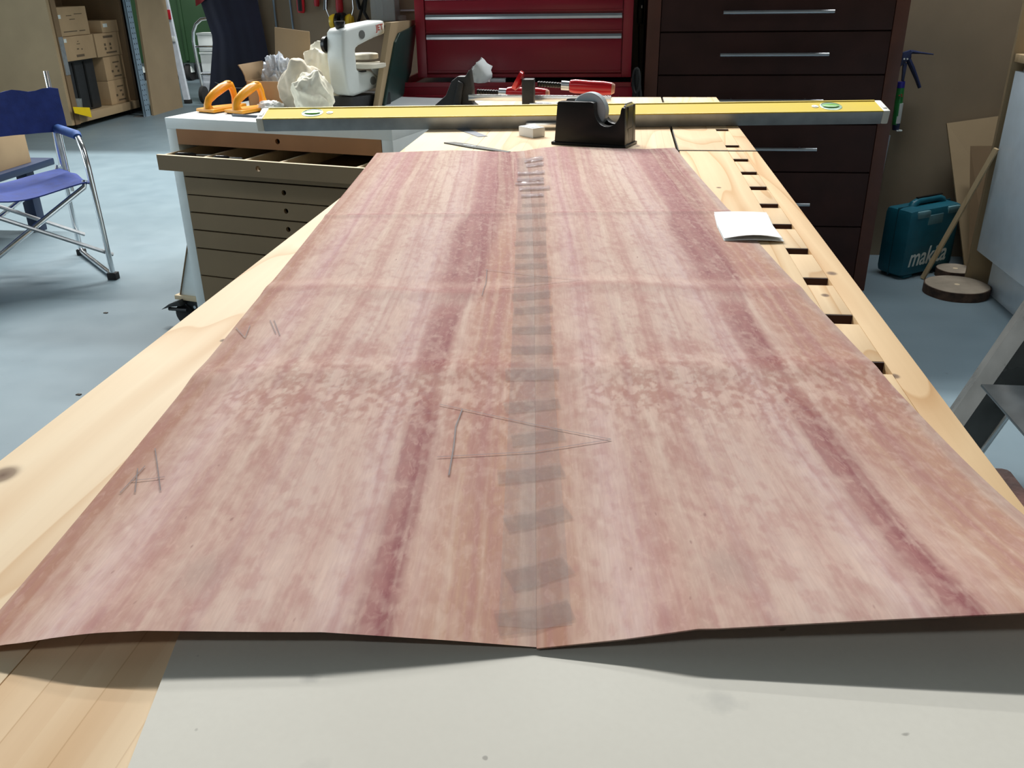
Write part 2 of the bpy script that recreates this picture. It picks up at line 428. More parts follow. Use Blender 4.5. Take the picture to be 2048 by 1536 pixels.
MB().b2(.0975, .222, 1.4945, 1.4963, BZ-.085, BZ-.0006).build('gap_shade_plate', MAT['dark_metal'], bench)  # dark plates here and below stand for the shade inside the vice gaps
MB().b2(.0962, .0975, 1.4965, 2.2, BZ-.085, BZ-.0006).build('gap_shade_plate', MAT['dark_metal'], bench)
dog_row(-.45, 1.486, [round(-.39+.1*i, 3) for i in range(19)])
dog_row(1.4965, 2.2, [1.5335, 1.7065, 1.88, 2.05])
for x in (-.30, .14):
    for y in (-.3, 1.95): MB().b2(x-.05, x+.05, y-.06, y+.06, 0, BZ-.085, .004).build('leg', MAT['bench'], bench)
    MB().b2(x-.025, x+.025, -.24, 1.89, .2, .32, .003).build('stretcher', MAT['bench'], bench)
for y in (-.3, 1.95): MB().b2(-.25, .09, y-.03, y+.03, .62, .78, .003).build('rail', MAT['bench'], bench)

solo('hardboard_sheet', MB().prism([(-.184, .285), (-.163, .182), (-.13, 0), (-.1, -.25), (.20, -.25), (.20, .43), (-.184, .43)], lambda a, b, d: Vector((a, b, d)), BZ, BZ+.002),
     MAT['sheet'], 'thin grey board lying on the bench under the front edge of the veneer', 'board', smooth=False)

# ------------------------------------------------------------------ veneer panel (two slip-matched leaves taped along the seam)
S0 = np.array([-.027, .287]); Sd = np.array([-.129, 1.174]); Sd /= np.linalg.norm(Sd); Sn = np.array([Sd[1], -Sd[0]])
LV = 1.182
def vnoise(x, y, seed):
    rs = np.random.RandomState(seed); G = rs.rand(256, 256)
    xi = np.floor(x).astype(int); yi = np.floor(y).astype(int); fx = x-xi; fy = y-yi
    fx = fx*fx*(3-2*fx); fy = fy*fy*(3-2*fy)
    g = lambda i, j: G[i % 256, j % 256]
    return (g(xi, yi)*(1-fx)+g(xi+1, yi)*fx)*(1-fy)+(g(xi, yi+1)*(1-fx)+g(xi+1, yi+1)*fx)*fy
def fbm(x, y, seed, o=4):
    r = 0; a = .5
    for i in range(o): r = r+a*vnoise(x*2**i, y*2**i, seed+i); a *= .5
    return r/(1-.5**o)
def sst(x, a, b): t = np.clip((x-a)/(b-a), 0, 1); return t*t*(3-2*t)
def gs(x, w): return np.exp(-(x/w)**2)
def height(u, v):
    """height of the sheet over the bench top; u from the seam, v from the front edge"""
    u = np.asarray(u, float); v = np.asarray(v, float)
    edge = np.interp(u, [-.25, -.225, -.205, -.165, -.09, -.035, 0, .037, .067, .075, .11, .20, .26], [.0035, .0085, .0105, .0125, .0115, .0065, .0028, .0075, .0125, .0125, .0145, .020, .022])
    k = np.exp(-(np.clip(v, -.1, 9)/.085)**1.5)
    h = .0030*sst(v, .55, .2)*sst(u, -.225, -.18)+.0006 + np.maximum(0, edge-.0028)*k
    far = np.interp(u, [-.25, -.19, -.12, -.07, -.023, 0, .03, .06, .10, .2, .26], [.001, .0025, .004, .002, 0, .001, .006, .008, .006, .002, .004])
    h = h + far*np.exp(-((LV-v)/.12)**2)
    h = h + .0016*gs(v-.478-.012*np.sin(u*22), .016)*(.4+.6*np.abs(np.sin(u*17)))
    h = h + .0012*gs(v-.762, .009) + .0016*gs(v-.29, .02)
    h = h + .0012*fbm(u*9+4, v*7, 77, 2)
    return h
def seam(v): return np.interp(v, [0, .3, .5, .8, 1.0, LV], [0, .004, .0065, .008, .006, 0])
def to_world(u, v, dz=0.):
    h = height(u, v); p = S0[None, :]+np.outer(np.ravel(u), Sn)+np.outer(np.ravel(v), Sd)
    return np.column_stack([p, np.ravel(h)+BZ+dz])
def leaf_colour(a, v):
    mixc = lambda c, k, d: c*(1-k[..., None])+np.array(d)*k[..., None]
    aw = a+.035*(fbm(a*3, v*4, 11)-.5)+.012*(fbm(a*12, v*18, 12)-.5)
    n1 = fbm(aw*13, v*1.6, 1); n2 = fbm(aw*36, v*3.2, 2); n3 = fbm(a*9, v*24, 3); n4 = fbm(a*58+3*n3, v*150+2*n2, 4, 3); n5 = fbm(a*52+v*60+3*n3, v*95-a*12, 21, 3); n6 = fbm(aw*24, v*.9, 23, 3)
    c = np.ones(a.shape+(3,))*np.array((.535, .345, .295))
    c = mixc(c, sst(n1, .48, .74)*.65, (.46, .25, .21))
    c = mixc(c, sst(n1, .48, .25)*.9, (.60, .425, .365))
    c = mixc(c, sst(n2, .52, .78)*.45, (.43, .235, .235))
    far = sst(v, .5, .95)
    c = mixc(c, gs(aw-.55, .13)*(.25+.6*far), (.62, .455, .37))              # pale tan tract
    c = mixc(c, gs(aw-.52, .16)*(1-far)*.35, (.57, .395, .38))              # lavender tract
    c = mixc(c, gs(aw-.27, .06)*far*.55*sst(n2, .3, .6), (.49, .25, .255))
    c = mixc(c, gs(aw-.39, .025)*far*.5, (.46, .24, .235))
    c = mixc(c, sst(aw, .115, .03)*(.75-.25*far), (.42, .21, .15))        # reddish outer edge
    c = mixc(c, gs(aw-.165, .045)*.45, (.54, .32, .35))
    c = mixc(c, sst(aw, .76, .86)*(1-far)*.8, (.47, .255, .185))            # warm brown tract beside the band
    c = mixc(c, sst(aw, .8, .95)*far*.5, (.51, .30, .235))
    c = mixc(c, gs(aw-.87, .04)*(1-far)*sst(n2, .35, .65)*.6, (.37, .165, .17))
    cen = np.interp(v, [0, .1, .18, .25, .29, .34, .42, .47, .52, .6, .7, .8, .9, 1.0, LV], [.712, .713, .72, .705, .695, .695, .70, .722, .725, .73, .742, .80, .81, .83, .86])
    hw = np.interp(v, [0, .1, .18, .25, .29, .34, .42, .47, .52, .6, .7, .8, .9, 1.0, LV], [.04, .04, .045, .04, .042, .045, .05, .07, .08, .085, .105, .095, .105, .12, .11])
    e = (aw-cen)/hw
    band = sst(np.abs(e), 1.35, .72)*(.55+.6*n2)
    band = band*(1-.85*gs(v-.272, .016))*(1-.45*gs(v-.445, .02))
    band = band*np.interp(v, [0, .25, .3, .37, .55, .9, LV], [.95, .9, 1.2, 1.0, 1.0, 1.1, 1.05])
    c = mixc(c, np.clip(band, 0, 1)*.92, (.27, .095, .10))
    c = mixc(c, sst(e, .3, 2.2)*sst(e, 3.4, 1.5)*.25*(1-far), (.42, .17, .14))
    c = mixc(c, gs(e+1.9, .9)*.45, (.58, .40, .42))                         # pinkish lavender left of the band
    c = mixc(c, sst(n5, .54, .72)*.32, (.42, .20, .185))                    # fine slanting flecks
    c = mixc(c, sst(n5, .46, .28)*.30, (.62, .42, .365))
    c = mixc(c, sst(n6, .50, .62)*.35*far, (.46, .235, .235))               # long stripes at the far end
    c = mixc(c, sst(n6, .48, .38)*.30*far, (.62, .46, .37))
    c = mixc(c, sst(aw, .955, .99)*.45, (.47, .37, .34))
    c = mixc(c, sst(aw, .065, .035)*.5, (.38, .185, .135))
    bu = gs(v-.255, .065)*sst(a, .06, .2)
    c = mixc(c, bu*sst(n4, .47, .62)*.5, (.37, .15, .12))
    c = mixc(c, bu*sst(n4, .50, .36)*.45, (.64, .42, .36))
    bl = .35+.65*gs(v-.33, .16)
    c = mixc(c, sst(n3, .56, .75)*.36*bl, (.41, .19, .17))
    c = mixc(c, sst(n3, .44, .28)*.34*bl, (.63, .43, .37))
    n7 = fbm(aw*60+.5*np.sin(v*9), v*2.2, 41, 3)
    c = mixc(c, sst(n7, .53, .75)*.38, (.42, .21, .195))
    c = mixc(c, sst(n7, .47, .28)*.30, (.62, .435, .375))
    c = mixc(c, gs(v-.478-.012*np.sin(a*6), .007)*.35, (.40, .18, .16))
    c = mixc(c, gs(v-.50-.012*np.sin(a*6), .010)*.3, (.64, .42, .36))
    c = mixc(c, gs(v-.765, .004)*sst(n2, .4, .6)*.5, (.33, .13, .13))
    c = mixc(c, gs(v-.296, .004)*sst(n2, .4, .6)*.4, (.35, .15, .13))
    c = mixc(c, gs(a-.36, .05)*gs(v-.045, .018)*.35, (.34, .25, .23))
    mean = np.array((.50, .30, .262)); c = mean+(c-mean)*1.22
    return np.clip(c*np.array((1.02, 1.085, 1.04)), .02, 1)
panel = thing('veneer_panel', 'two pinkish purple figured veneer leaves taped edge to edge across the bench', 'veneer', (S0[0], S0[1], BZ))
def make_leaf(left):
    NU, NV = 200, 720
    a = np.linspace(0, 1, NU); v = np.linspace(-.006 if left else .0, LV, NV)
    A, V = np.meshgrid(a, v)
    s = seam(V)
    U = np.where(left, -.2435+A*(s-.00004+.2435), s+.00004+A*(.2475-s))
    V2 = V+.004*gs((U+.25)/.1, 1)*0
    P = to_world(U, V2) - np.array([S0[0], S0[1], BZ])
    n = NU*NV; idx = np.arange(n).reshape(NV, NU)
    q = np.stack([idx[:-1, :-1], idx[:-1, 1:], idx[1:, 1:], idx[1:, :-1]], -1).reshape(-1, 4)
    loop = np.concatenate([idx[0, :], idx[1:, -1], idx[-1, -2::-1], idx[-2:0:-1, 0]]); m = len(loop)
    r = np.arange(m); low = P[loop]-np.array([0, 0, .0007])
    rim = np.stack([loop, n+r, n+np.roll(r, -1), np.roll(loop, -1)], -1)
    F = np.concatenate([q, rim])
    me = bpy.data.meshes.new('veneer_leaf'); me.from_pydata(np.concatenate([P, low]).tolist(), [], F.tolist())
    cc = leaf_colour(A, V).reshape(-1, 3); cc = np.concatenate([cc, cc[loop]*.5]); cc = np.column_stack([cc, np.ones(len(cc))])
    at = me.color_attributes.new('col', 'FLOAT_COLOR', 'POINT'); at.data.foreach_set('color', cc.astype(np.float32).ravel())
    lf = np.column_stack([A.ravel()*.245, V.ravel(), np.zeros(n)]); lf = np.concatenate([lf, lf[loop]])
    at = me.attributes.new('leaf', 'FLOAT_VECTOR', 'POINT'); at.data.foreach_set('vector', lf.astype(np.float32).ravel())
    me.polygons.foreach_set('use_smooth', np.concatenate([np.ones(len(q), bool), np.zeros(m, bool)]))
    ev = np.empty(len(me.edges)*2, np.int32); me.edges.foreach_get('vertices', ev); inl = np.zeros(n+m, bool); inl[loop] = True
    me.attributes.new('sharp_edge', 'BOOLEAN', 'EDGE').data.foreach_set('value', inl[ev.reshape(-1, 2)].all(1))
    me.materials.append(MAT['veneer'])
    o = bpy.data.objects.new('veneer_leaf', me); C.objects.link(o); o.parent = panel; return o
make_leaf(True); make_leaf(False)
def patch(q, nu, nv, dz, name, mat, wob=0):
    """film laid on the veneer over the quadrilateral q (u,v corners)"""
    q = np.array(q); s, t = np.meshgrid(np.linspace(0, 1, nu), np.linspace(0, 1, nv))
    B = ((1-s)*(1-t))[..., None]*q[0]+(s*(1-t))[..., None]*q[1]+(s*t)[..., None]*q[2]+((1-s)*t)[..., None]*q[3]
    P = to_world(B[..., 0].ravel(), B[..., 1].ravel(), dz)
    if wob: P[:, 2] += wob*(fbm(B[..., 0].ravel()*260, B[..., 1].ravel()*160, 31, 2))
    m = MB(); rows = [[Vector(P[j*nu+i]) for i in range(nu)] for j in range(nv)]
    g = [[m.bm.verts.new(p) for p in r] for r in rows]
    for i in range(nv-1):
        for j in range(nu-1): m.bm.faces.new((g[i][j], g[i][j+1], g[i+1][j+1], g[i+1][j]))
    return m.build(name, mat, panel, recalc=False)
lt = MB(); vs = np.linspace(.012, 1.12, 260)
for k in range(259):
    pass
lw = lambda v: (np.interp(v, [0, .3, .6, .9, 1.12], [-.0165, -.0135, -.012, -.0095, -.012]), np.interp(v, [0, .3, .6, .9, 1.12], [.0155, .017, .021, .026, .027]))
U0, U1 = lw(vs); SS = np.linspace(0, 1, 13)
UU = U0[:, None]*(1-SS)+U1[:, None]*SS; VV = np.repeat(vs[:, None], 13, 1)
Pl = to_world(UU.ravel(), VV.ravel(), .00025).reshape(260, 13, 3)
g = [[lt.bm.verts.new(p) for p in r] for r in Pl]
for i in range(259):
    for j in range(12): lt.bm.faces.new((g[i][j], g[i][j+1], g[i+1][j+1], g[i+1][j]))
lt.build('seam_tape', MAT['tape_long'], panel, recalc=False)
TAPES = [
[(0.0, 1.0761), (0.0288, 1.0825), (0.0294, 1.1076), (0.0001, 1.101)], [(0.0024, 1.0428), (0.0287, 1.0489), (0.0293, 1.0729), (0.0026, 1.0665)],
[(-0.0102, 0.9885), (0.0291, 0.9934), (0.0296, 1.0131), (-0.0102, 1.008)], [(-0.0113, 0.942), (0.0267, 0.9466), (0.0273, 0.972), (-0.0113, 0.9672)],
[(-0.0135, 0.9211), (0.0264, 0.9254), (0.0268, 0.941), (-0.0136, 0.9366)], [(-0.0077, 0.8868), (0.0333, 0.8908), (0.0339, 0.9098), (-0.0077, 0.9057)],
[(-0.0055, 0.8466), (0.0236, 0.8509), (0.0241, 0.8688), (-0.0054, 0.8643)], [(-0.0045, 0.7935), (0.0272, 0.7973), (0.0278, 0.8173), (-0.0044, 0.8134)],
[(-0.0116, 0.7329), (0.0245, 0.7361), (0.025, 0.7575), (-0.0117, 0.7542)], [(-0.0089, 0.6778), (0.0239, 0.6807), (0.0244, 0.6986), (-0.0089, 0.6955)],
[(-0.013, 0.6207), (0.021, 0.6233), (0.0215, 0.6406), (-0.0131, 0.638)], [(-0.0118, 0.5751), (0.0197, 0.5775), (0.0202, 0.5946), (-0.0119, 0.5921)],
[(-0.0117, 0.5378), (0.0194, 0.5401), (0.0199, 0.5604), (-0.0118, 0.5581)], [(-0.0107, 0.4941), (0.0226, 0.496), (0.0232, 0.5156), (-0.0107, 0.5136)],
[(-0.0142, 0.4423), (0.0202, 0.450), (0.0209, 0.4703), (-0.0144, 0.4626)], [(-0.0117, 0.4059), (0.0209, 0.4114), (0.0216, 0.4317), (-0.0119, 0.4261)],
[(-0.0135, 0.3593), (0.0181, 0.3606), (0.0188, 0.3793), (-0.0136, 0.3779)], [(-0.0138, 0.3166), (0.018, 0.3178), (0.0186, 0.3361), (-0.0139, 0.3349)],
[(-0.0171, 0.2676), (0.0204, 0.2685), (0.0212, 0.2882), (-0.0174, 0.2873)], [(-0.0157, 0.217), (0.02, 0.2242), (0.0183, 0.2406), (-0.0183, 0.2344)],
[(-0.0112, 0.1735), (0.0213, 0.1809), (0.0189, 0.1976), (-0.0125, 0.1897)], [(-0.019, 0.13), (0.0192, 0.1376), (0.0164, 0.1535), (-0.0199, 0.1454)],
[(-0.0124, 0.0834), (0.0211, 0.0953), (0.0161, 0.1101), (-0.0164, 0.0983)], [(-0.0094, 0.0362), (0.0193, 0.0481), (0.0127, 0.0639), (-0.0151, 0.0519)],
[(-0.0155, 0.0047), (0.0174, 0.0148), (0.0142, 0.0302), (-0.0186, 0.0211)]]
MAT['tape_shiny'] = t_tape('crinkled_tape', (.48, .40, .42), .48, .22)
MAT['tape_shiny'].node_tree.nodes['Principled BSDF'].inputs['Specular IOR Level'].default_value = .7
for i, q in enumerate(TAPES): patch(q, 16, 9, .0006, 'tape_strip', MAT['tape_shiny' if i < 7 else 'tape'], .0024 if i < 7 else .0005)
PENCIL = [[(-0.06, 0.2315), (0.0019, 0.2019), (0.0484, 0.1808)], [(0.0484, 0.1808), (0.0014, 0.1674), (-0.0556, 0.1606)], [(-0.0446, 0.2246), (-0.0473, 0.2001), (-0.0468, 0.1743), (-0.0472, 0.1395)], [(-0.0393, 0.5386), (-0.0387, 0.495), (-0.0409, 0.4566)], [(-0.0412, 0.537), (0.0518, 0.4994), (-0.0252, 0.477)], [(-0.217, 0.4008), (-0.2038, 0.3685)], [(-0.2136, 0.4007), (-0.1994, 0.364)], [(-0.2305, 0.1804), (-0.2073, 0.1284)], [(-0.2297, 0.1421), (-0.2111, 0.1446)], [(-0.2305, 0.1287), (-0.2283, 0.1591)], [(-0.222, 0.1286), (-0.2316, 0.1563)], [(-0.2408, 0.384), (-0.2269, 0.3615), (-0.2307, 0.3895)]]
for i, L in enumerate(PENCIL):
    pw = .0004 if i == 2 else .00026
    uu = []; 
    for (p, q) in zip(L[:-1], L[1:]):
        for k in range(9): uu.append((p[0]+(q[0]-p[0])*k/9, p[1]+(q[1]-p[1])*k/9))
    uu.append(L[-1]); uu = np.array(uu); d = np.gradient(uu, axis=0); d /= np.linalg.norm(d, axis=1)[:, None]
    nn = np.column_stack([-d[:, 1], d[:, 0]])*pw
    P1 = to_world(*(uu+nn).T, .0009); P2 = to_world(*(uu-nn).T, .0009)
    m = MB(); a = [m.bm.verts.new(p) for p in P1]; b = [m.bm.verts.new(p) for p in P2]
    for k in range(len(a)-1): m.bm.faces.new((a[k], b[k], b[k+1], a[k+1]))
    m.build('pencil_line', MAT['graphite'], panel, recalc=False)

# ------------------------------------------------------------------ things on the bench
lev = thing('spirit_level', 'long yellow spirit level lying flat across the far end of the bench', 'level', (-.690, 1.658, BZ+.0005), math.atan2(.106, .994))
LL = 1.199; TL = R(12.5)
Rm = Matrix.Rotation(TL, 4, 'X')
def lb(x0, x1, y0, y1, z0, z1, bev=0): 
    m = MB(); m.b2(x0, x1, y0, y1, z0, z1, bev)
    for v in m.bm.verts: v.co = Rm @ v.co
    return m
LW, LH = .056, .0245
lb(.013, LL-.013, 0, LW, 0, LH-.0008, .001).build('frame', MAT['alu_dull'], lev, world=False)
lb(.013, LL-.013, .0004, LW-.003, LH-.001, LH+.0006).build('face', MAT['yellow'], lev, world=False)
lb(.013, LL-.013, LW-.0035, LW, LH-.001, LH+.0022, .0005).build('rim', MAT['yellow_deep'], lev, world=False)
lb(.013, LL-.013, 0, .0018, LH-.001, LH+.001, .0004).build('rim', MAT['yellow_deep'], lev, world=False)
for s in (0, 1):
    x0 = 0 if s == 0 else LL-.0135
    lb(x0, x0+.0135, -.001, LW+.001, -.0005 if 0 else 0, LH+.0015, .003).build('end_cap', MAT['cap'], lev, world=False)
    lb(x0+.003, x0+.0105, LW*.2, LW*.55, LH+.001, LH+.0028, .0006).build('cap_tab', MAT['cap'], lev, world=False)
for xv, xs in ((.1035, .137), (1.095, 1.065)):
    m = MB(); m.lathe([(.0205, LH-.0005), (.0205, LH+.0011), (.0185, LH+.0016), (.0185, LH+.0009)], (xv, LW*.5, 0), 'Z', 36)
    for v in m.bm.verts: v.co = Rm @ v.co
    wv = m.build('vial_window', MAT['vial_win'], lev, world=False)
    m = MB(); m.tube([(xv-.015, LW*.5, LH+.002), (xv-.006, LW*.5, LH+.002), (xv+.006, LW*.5, LH+.002), (xv+.015, LW*.5, LH+.002)], [.004, .009, .009, .004], 14, .15)
    for v in m.bm.verts: v.co = Rm @ v.co
    m.build('vial', MAT['vial'], wv, world=False)
    m = MB(); m.lathe([(.0065, LH), (.0065, LH+.0014), (.0042, LH+.0016), (.0042, LH+.001)], (xs, LW*.5, 0), 'Z', 24)
    for v in m.bm.verts: v.co = Rm @ v.co
    bt = m.build('grommet', MAT['cap'], lev, world=False)
    m = MB(); m.lathe([(.0040, LH+.001), (.0038, LH+.002)], (xs, LW*.5, 0), 'Z', 18)
    for v in m.bm.verts: v.co = Rm @ v.co
    m.build('grommet_core', MAT['alu_dull'], bt, world=False)

td = thing('tape_dispenser', 'black plastic tape dispenser holding a roll of clear tape', 'dispenser', (-.116, 1.543, BZ), R(-19))
TD = .055; TLn = .133
arc = [(.0985+.0235*math.cos(a), .0625+.0285*math.sin(a)) for a in [math.pi-R(4)+i*(math.pi+R(2))/18 for i in range(19)]]
side = [(.004, .003), (.009, .069), (.011, .071), (.070, .0725), (.0745, .071)]+arc+[(.1235, .066), (.129, .0655), (.1315, .003)]
fxz = lambda a, b, d: Vector((a, d, b))
m = MB().prism(side, fxz, 0, .0165, .0012).prism(side, fxz, TD-.0165, TD, .0012)
m.b2(.006, .1308, .0165, TD-.0165, .003, .030).b2(.009, .018, .0165, TD-.0165, .03, .066).b2(.1215, .1300, .016, TD-.016, .028, .0648)
m.build('body', MAT['black'], td, world=False)
MB().b2(-.001, TLn+.001, -.003, TD+.003, 0, .005, .0015).build('base_rim', MAT['black'], td, world=False)
m = MB().lathe([(.012, .0185), (.0295, .0185), (.0305, .0195), (.0305, TD-.0195), (.0295, TD-.0185), (.012, TD-.0185)], (.0585, 0, .0545), 'Y', 40)
rl = m.build('tape_roll', MAT['clear'], td, world=False)
rl.data.materials[0] = plain('frosted_tape_roll', (.50, .58, .62), .4, var=.05)
MB().lathe([(.0115, .0175), (.0115, TD-.0175)], (.0585, 0, .0545), 'Y', 24).build('core', MAT['black'], rl, world=False)
m = MB().b2(.1245, .1275, .008, TD-.008, .062, .0685)
for i in range(9): m.prism([(.012+i*.0035, .0685), (.0155+i*.0035, .0685), (.01375+i*.0035, .0705)], lambda a, b, d: Vector((d, a, b)), .1245, .1275)
m.build('cutter_blade', MAT['steel'], td, world=False)

MB_ = MB().box((0, 0, .0085), (.042, .028, .017), bev=.0015)
er = thing('eraser', 'white block eraser lying between the spirit level and the dark ruler', 'eraser', (-.1595, 1.627, BZ), R(-46))
MB_.build('rubber_block', MAT['paper'], er, world=False)
MB().box((0, 0, .0172), (.03, .020, .0006)).build('print_panel', MAT['white'], er, world=False)

ru = thing('marking_blade', 'dark steel marking blade lying askew beside the veneer far edge', 'blade', (-.30, 1.537, BZ), math.atan2(1.465-1.537, -.184+.30))
MB().prism([(-.008, .002), (.004, .016), (.03, .016), (.145, -.002), (.145, -.010), (.06, -.008)], lambda a, b, d: Vector((a, b, d)), 0, .002).build('blade', MAT['dark_metal'], ru, world=False)
MB().box((.05, .003, .0022), (.03, .004, .0006)).build('etched_mark', MAT['alu_dull'], ru, world=False)
solo('steel_rule', MB().prism([(-.325, 1.722), (-.301, 1.726), (-.240, 1.620), (-.256, 1.612)], lambda a, b, d: Vector((a, b, d)), BZ, BZ+.0008), MAT['grey_blue'], 'narrow grey steel strip sticking out from under the spirit level', 'ruler')
al = thing('aluminium_bar', 'short bright aluminium bar leaning on the spirit level behind the eraser', 'bar', (-.178, 1.7, BZ), math.atan2(.106, .994))
MB().b2(0, .155, 0, .004, 0, .0125, .0008).build('bar', MAT['alu'], al, world=False)

bk = thing('paper_booklet', 'folded white paper booklet lying beside the dog holes', 'booklet', (.115, .94, BZ))
for k, (dz, sh, wd) in enumerate(((.0012, 0, .063), (.0035, .0006, .061))):
    rows = []
    for j in range(9):
        y = j/8*.118
        rows.append([Vector((i/8*wd-.002*(1-abs(2*j/8-1)), y+sh, dz+.0045*math.sin(i/8*math.pi*.9)*(1-j/8*.75)*(1 if k else .35))) for i in range(9)])
    MB().sheet(rows, .0005).build('paper_leaf', MAT['paper'], bk, world=False)

def clamp(name, label, o, rz, handle, tilt, blen=.32, bz=.02, fixed=True):
    """F-clamp lying on its side: bar, fixed jaw, sliding jaw, screw, ferrule, handle, pad"""
    t = thing(name, label, 'clamp', o, rz, 'clamps lying at the bench end')
    MB().box((blen/2+.005, -.008, bz), (blen, .006, .013), bev=.001).build('bar', MAT['alu'], t, world=False)
    if fixed: MB().prism([(-.078, 0), (-.049, .023), (-.035, .053), (-.02, .064), (-.002, .064), (.008, .079), (.013, .035), (.012, .008), (.023, 0)], lambda a, b, d: Vector((a, d, b)), -.006, .022, .003).build('fixed_jaw', MAT['black_matt'], t, world=False)
    q = MB(); pts = [(.02+i*.003, .012, handle+tilt*i*.003) for i in range(18)]
    q.tube([p for p in pts], [.0062 if i % 2 else .0048 for i in range(18)], 12).build('screw', MAT['screw_black'], t, world=False)
    z = lambda x: handle+tilt*(x-.02)
    MB().tube([(.071, .012, z(.071)), (.088, .012, z(.088))], .0095, 16).build('ferrule', MAT['steel'], t, world=False)
    h = MB().tube([(x, .012, z(x)) for x in (.088, .09, .10, .13, .16, .178, .182)], [.009, .0125, .0145, .0138, .0145, .0125, .008], 10).build('handle', MAT['tool_red'], t, world=False)
    MB().tube([(.178, .012, z(.178)), (.1845, .012, z(.1845))], [.0128, .009], 10).build('handle_tip', MAT['brass_pale'], h, world=False)
    return t
c1 = clamp('bar_clamp', 'lower bar clamp with a tall black jaw and a red handle', (-.345, 2.035, BZ), R(-5), .030, -.03)
MB().prism([(-.03, .004), (-.012, .004), (-.004, .05), (-.016, .056)], lambda a, b, d: Vector((a, d, b)), -.016, -.006, .002).build('jaw_rib', MAT['black_matt'], c1, world=False)
c2 = clamp('bar_clamp', 'upper bar clamp with a red pad and a larger red handle behind the dispenser', (-.2, 1.955, BZ), R(-2), .055, -.06, .2, .012, False)
MB().b2(-.012, .014, -.008, .018, 0, .066, .003).build('sliding_jaw', MAT['black_matt'], c2, world=False)
MB().tube([(-.026, .012, .064), (-.019, .012, .060), (-.014, .012, .058)], [.021, .021, .012], 20).build('pad', MAT['tool_red'], c2, world=False)

# ------------------------------------------------------------------ white drawer cabinet and what stands on it
cab = thing('drawer_cabinet', 'white cabinet with a stack of MDF drawers, second one pulled open', 'cabinet', (-1.481, 2.809, 0), R(-14.5))
MB().b2(0, .838, 0, .70, .709, .744, .0015).build('top_panel', MAT['white'], cab, world=False)
for x in (0, .800): MB().b2(x, x+.038, .001, .70, .05, .709, .001).build('side_panel', MAT['white'], cab, world=False)
MB().b2(.038, .8, .68, .70, .05, .709).build('back_panel', MAT['white'], cab, world=False)
MB().b2(.038, .8, .001, .68, .05, .07).build('bottom_panel', MAT['white'], cab, world=False)
for x in (.05, .79):
    for y in (.06, .66):
        MB().lathe([(.02, -.012), (.025, -.01), (.025, .01), (.02, .012)], (x, y, .025), 'X', 18).build('caster', MAT['rubber'], cab, world=False)
zs = [(.660, .711), (.608, .658), (.557, .606), (.496, .554), (.437, .494), (.376, .434), (.312, .373), (.213, .309), (.075, .210)]
for i, (z0, z1) in enumerate(zs):
    e = -.108 if i == 1 else 0; dz = -.012 if i == 1 else 0
    hx = .43 if i != 1 else .425
    d = MB().holed_plate(.039, .799, z0+dz+.001, z1+dz-.001, e, e+.012, hx, (z0+z1)/2+dz+.002, .0085).build('drawer', MAT['mdf_red'] if i == 0 else MAT['mdf'], cab, world=False, smooth=False)
    m = MB().b2(.045, .053, e+.012, .50+e, z0+dz+.004, z1+dz-.004).b2(.785, .793, e+.012, .50+e, z0+dz+.004, z1+dz-.004).b2(.053, .785, .492+e, .50+e, z0+dz+.004, z1+dz-.004)
    m.build('drawer_side', MAT['mdf_edge'], d, world=False)
    MB().b2(.053, .785, e+.012, .49+e, z0+dz+.004, z0+dz+.008).build('drawer_bottom', MAT['mdf_tan'], d, world=False)
    if i == 1:
        MB().b2(.039, .799, e, e+.012, z1+dz-.0014, z1+dz-.0004).build('raw_edge', MAT['mdf_edge'], d, world=False)
        for x in (.205, .36, .49, .76): MB().b2(x-.005, x+.005, e+.012, .49+e, z0+dz+.008, z1+dz-.004).build('divider', MAT['mdf_edge'], d, world=False)
# tools lying in the open drawer
def cabpt(x, y, z): return pm(cab) @ Vector((x, y, z))
for k, (x, y, L, a, lab) in enumerate(((.07, -.055, .12, 12, 'black handled tool in the left compartment of the open drawer'), (.225, -.06, .09, 8, 'small black tool in the second compartment of the open drawer'))):
    p = cabpt(x, y, .632)
    t = thing('hand_tool', lab, 'tool', p, R(-14.5+a), 'tools in the open drawer')
    MB().tube([(0, 0, .006), (.01, 0, .006), (L*.5, 0, .006), (L*.6, 0, .006)], [.005, .008, .0075, .004], 10).build('handle', MAT['black'], t, world=False)
    MB().tube([(L*.6, 0, .006), (L*1.1, 0, .006)], .0028, 8).build('blade', MAT['alu_dull'], t, world=False)

CT = .744
def push_block(name, label, p, rz):
    t = thing(name, label, 'push block', p, rz, 'orange push blocks')
    MB().prism([(0, 0), (.05, -.0), (.098, .03), (.098, .06), (.05, .085), (0, .085)], lambda a, b, d: Vector((b*1.0, a*1.75, d)), .003, .014, .003).build('base', MAT['orange'], t, world=False)
    MB().prism([(.004, .004), (.05, .003), (.09, .03), (.09, .056), (.05, .08), (.004, .08)], lambda a, b, d: Vector((b, a*1.75, d)), 0, .003).build('foam_pad', MAT['rubber'], t, world=False)
    pts = [(.042, .018, .012), (.042, .016, .027), (.042, .024, .041), (.042, .05, .057), (.042, .085, .072), (.042, .112, .080), (.042, .126, .078), (.042, .134, .062), (.042, .138, .04), (.042, .142, .012)]
    MB().tube(pts, [.017, .012, .0125, .0145, .0155, .014, .0135, .0115, .0105, .016], 14).build('handle', MAT['orange'], t, world=False)
    MB().lathe([(.012, 0), (.012, .004), (.006, .006)], (.042, .116, .088), 'Z', 16).build('knob', MAT['orange'], t, world=False)
push_block('push_block', 'orange push block nearer the cabinet corner, left of its twin', (-1.425, 2.925, CT), R(-24))
push_block('push_block', 'orange push block on the right, beside the cardboard box', (-1.315, 2.90, CT), R(-24))
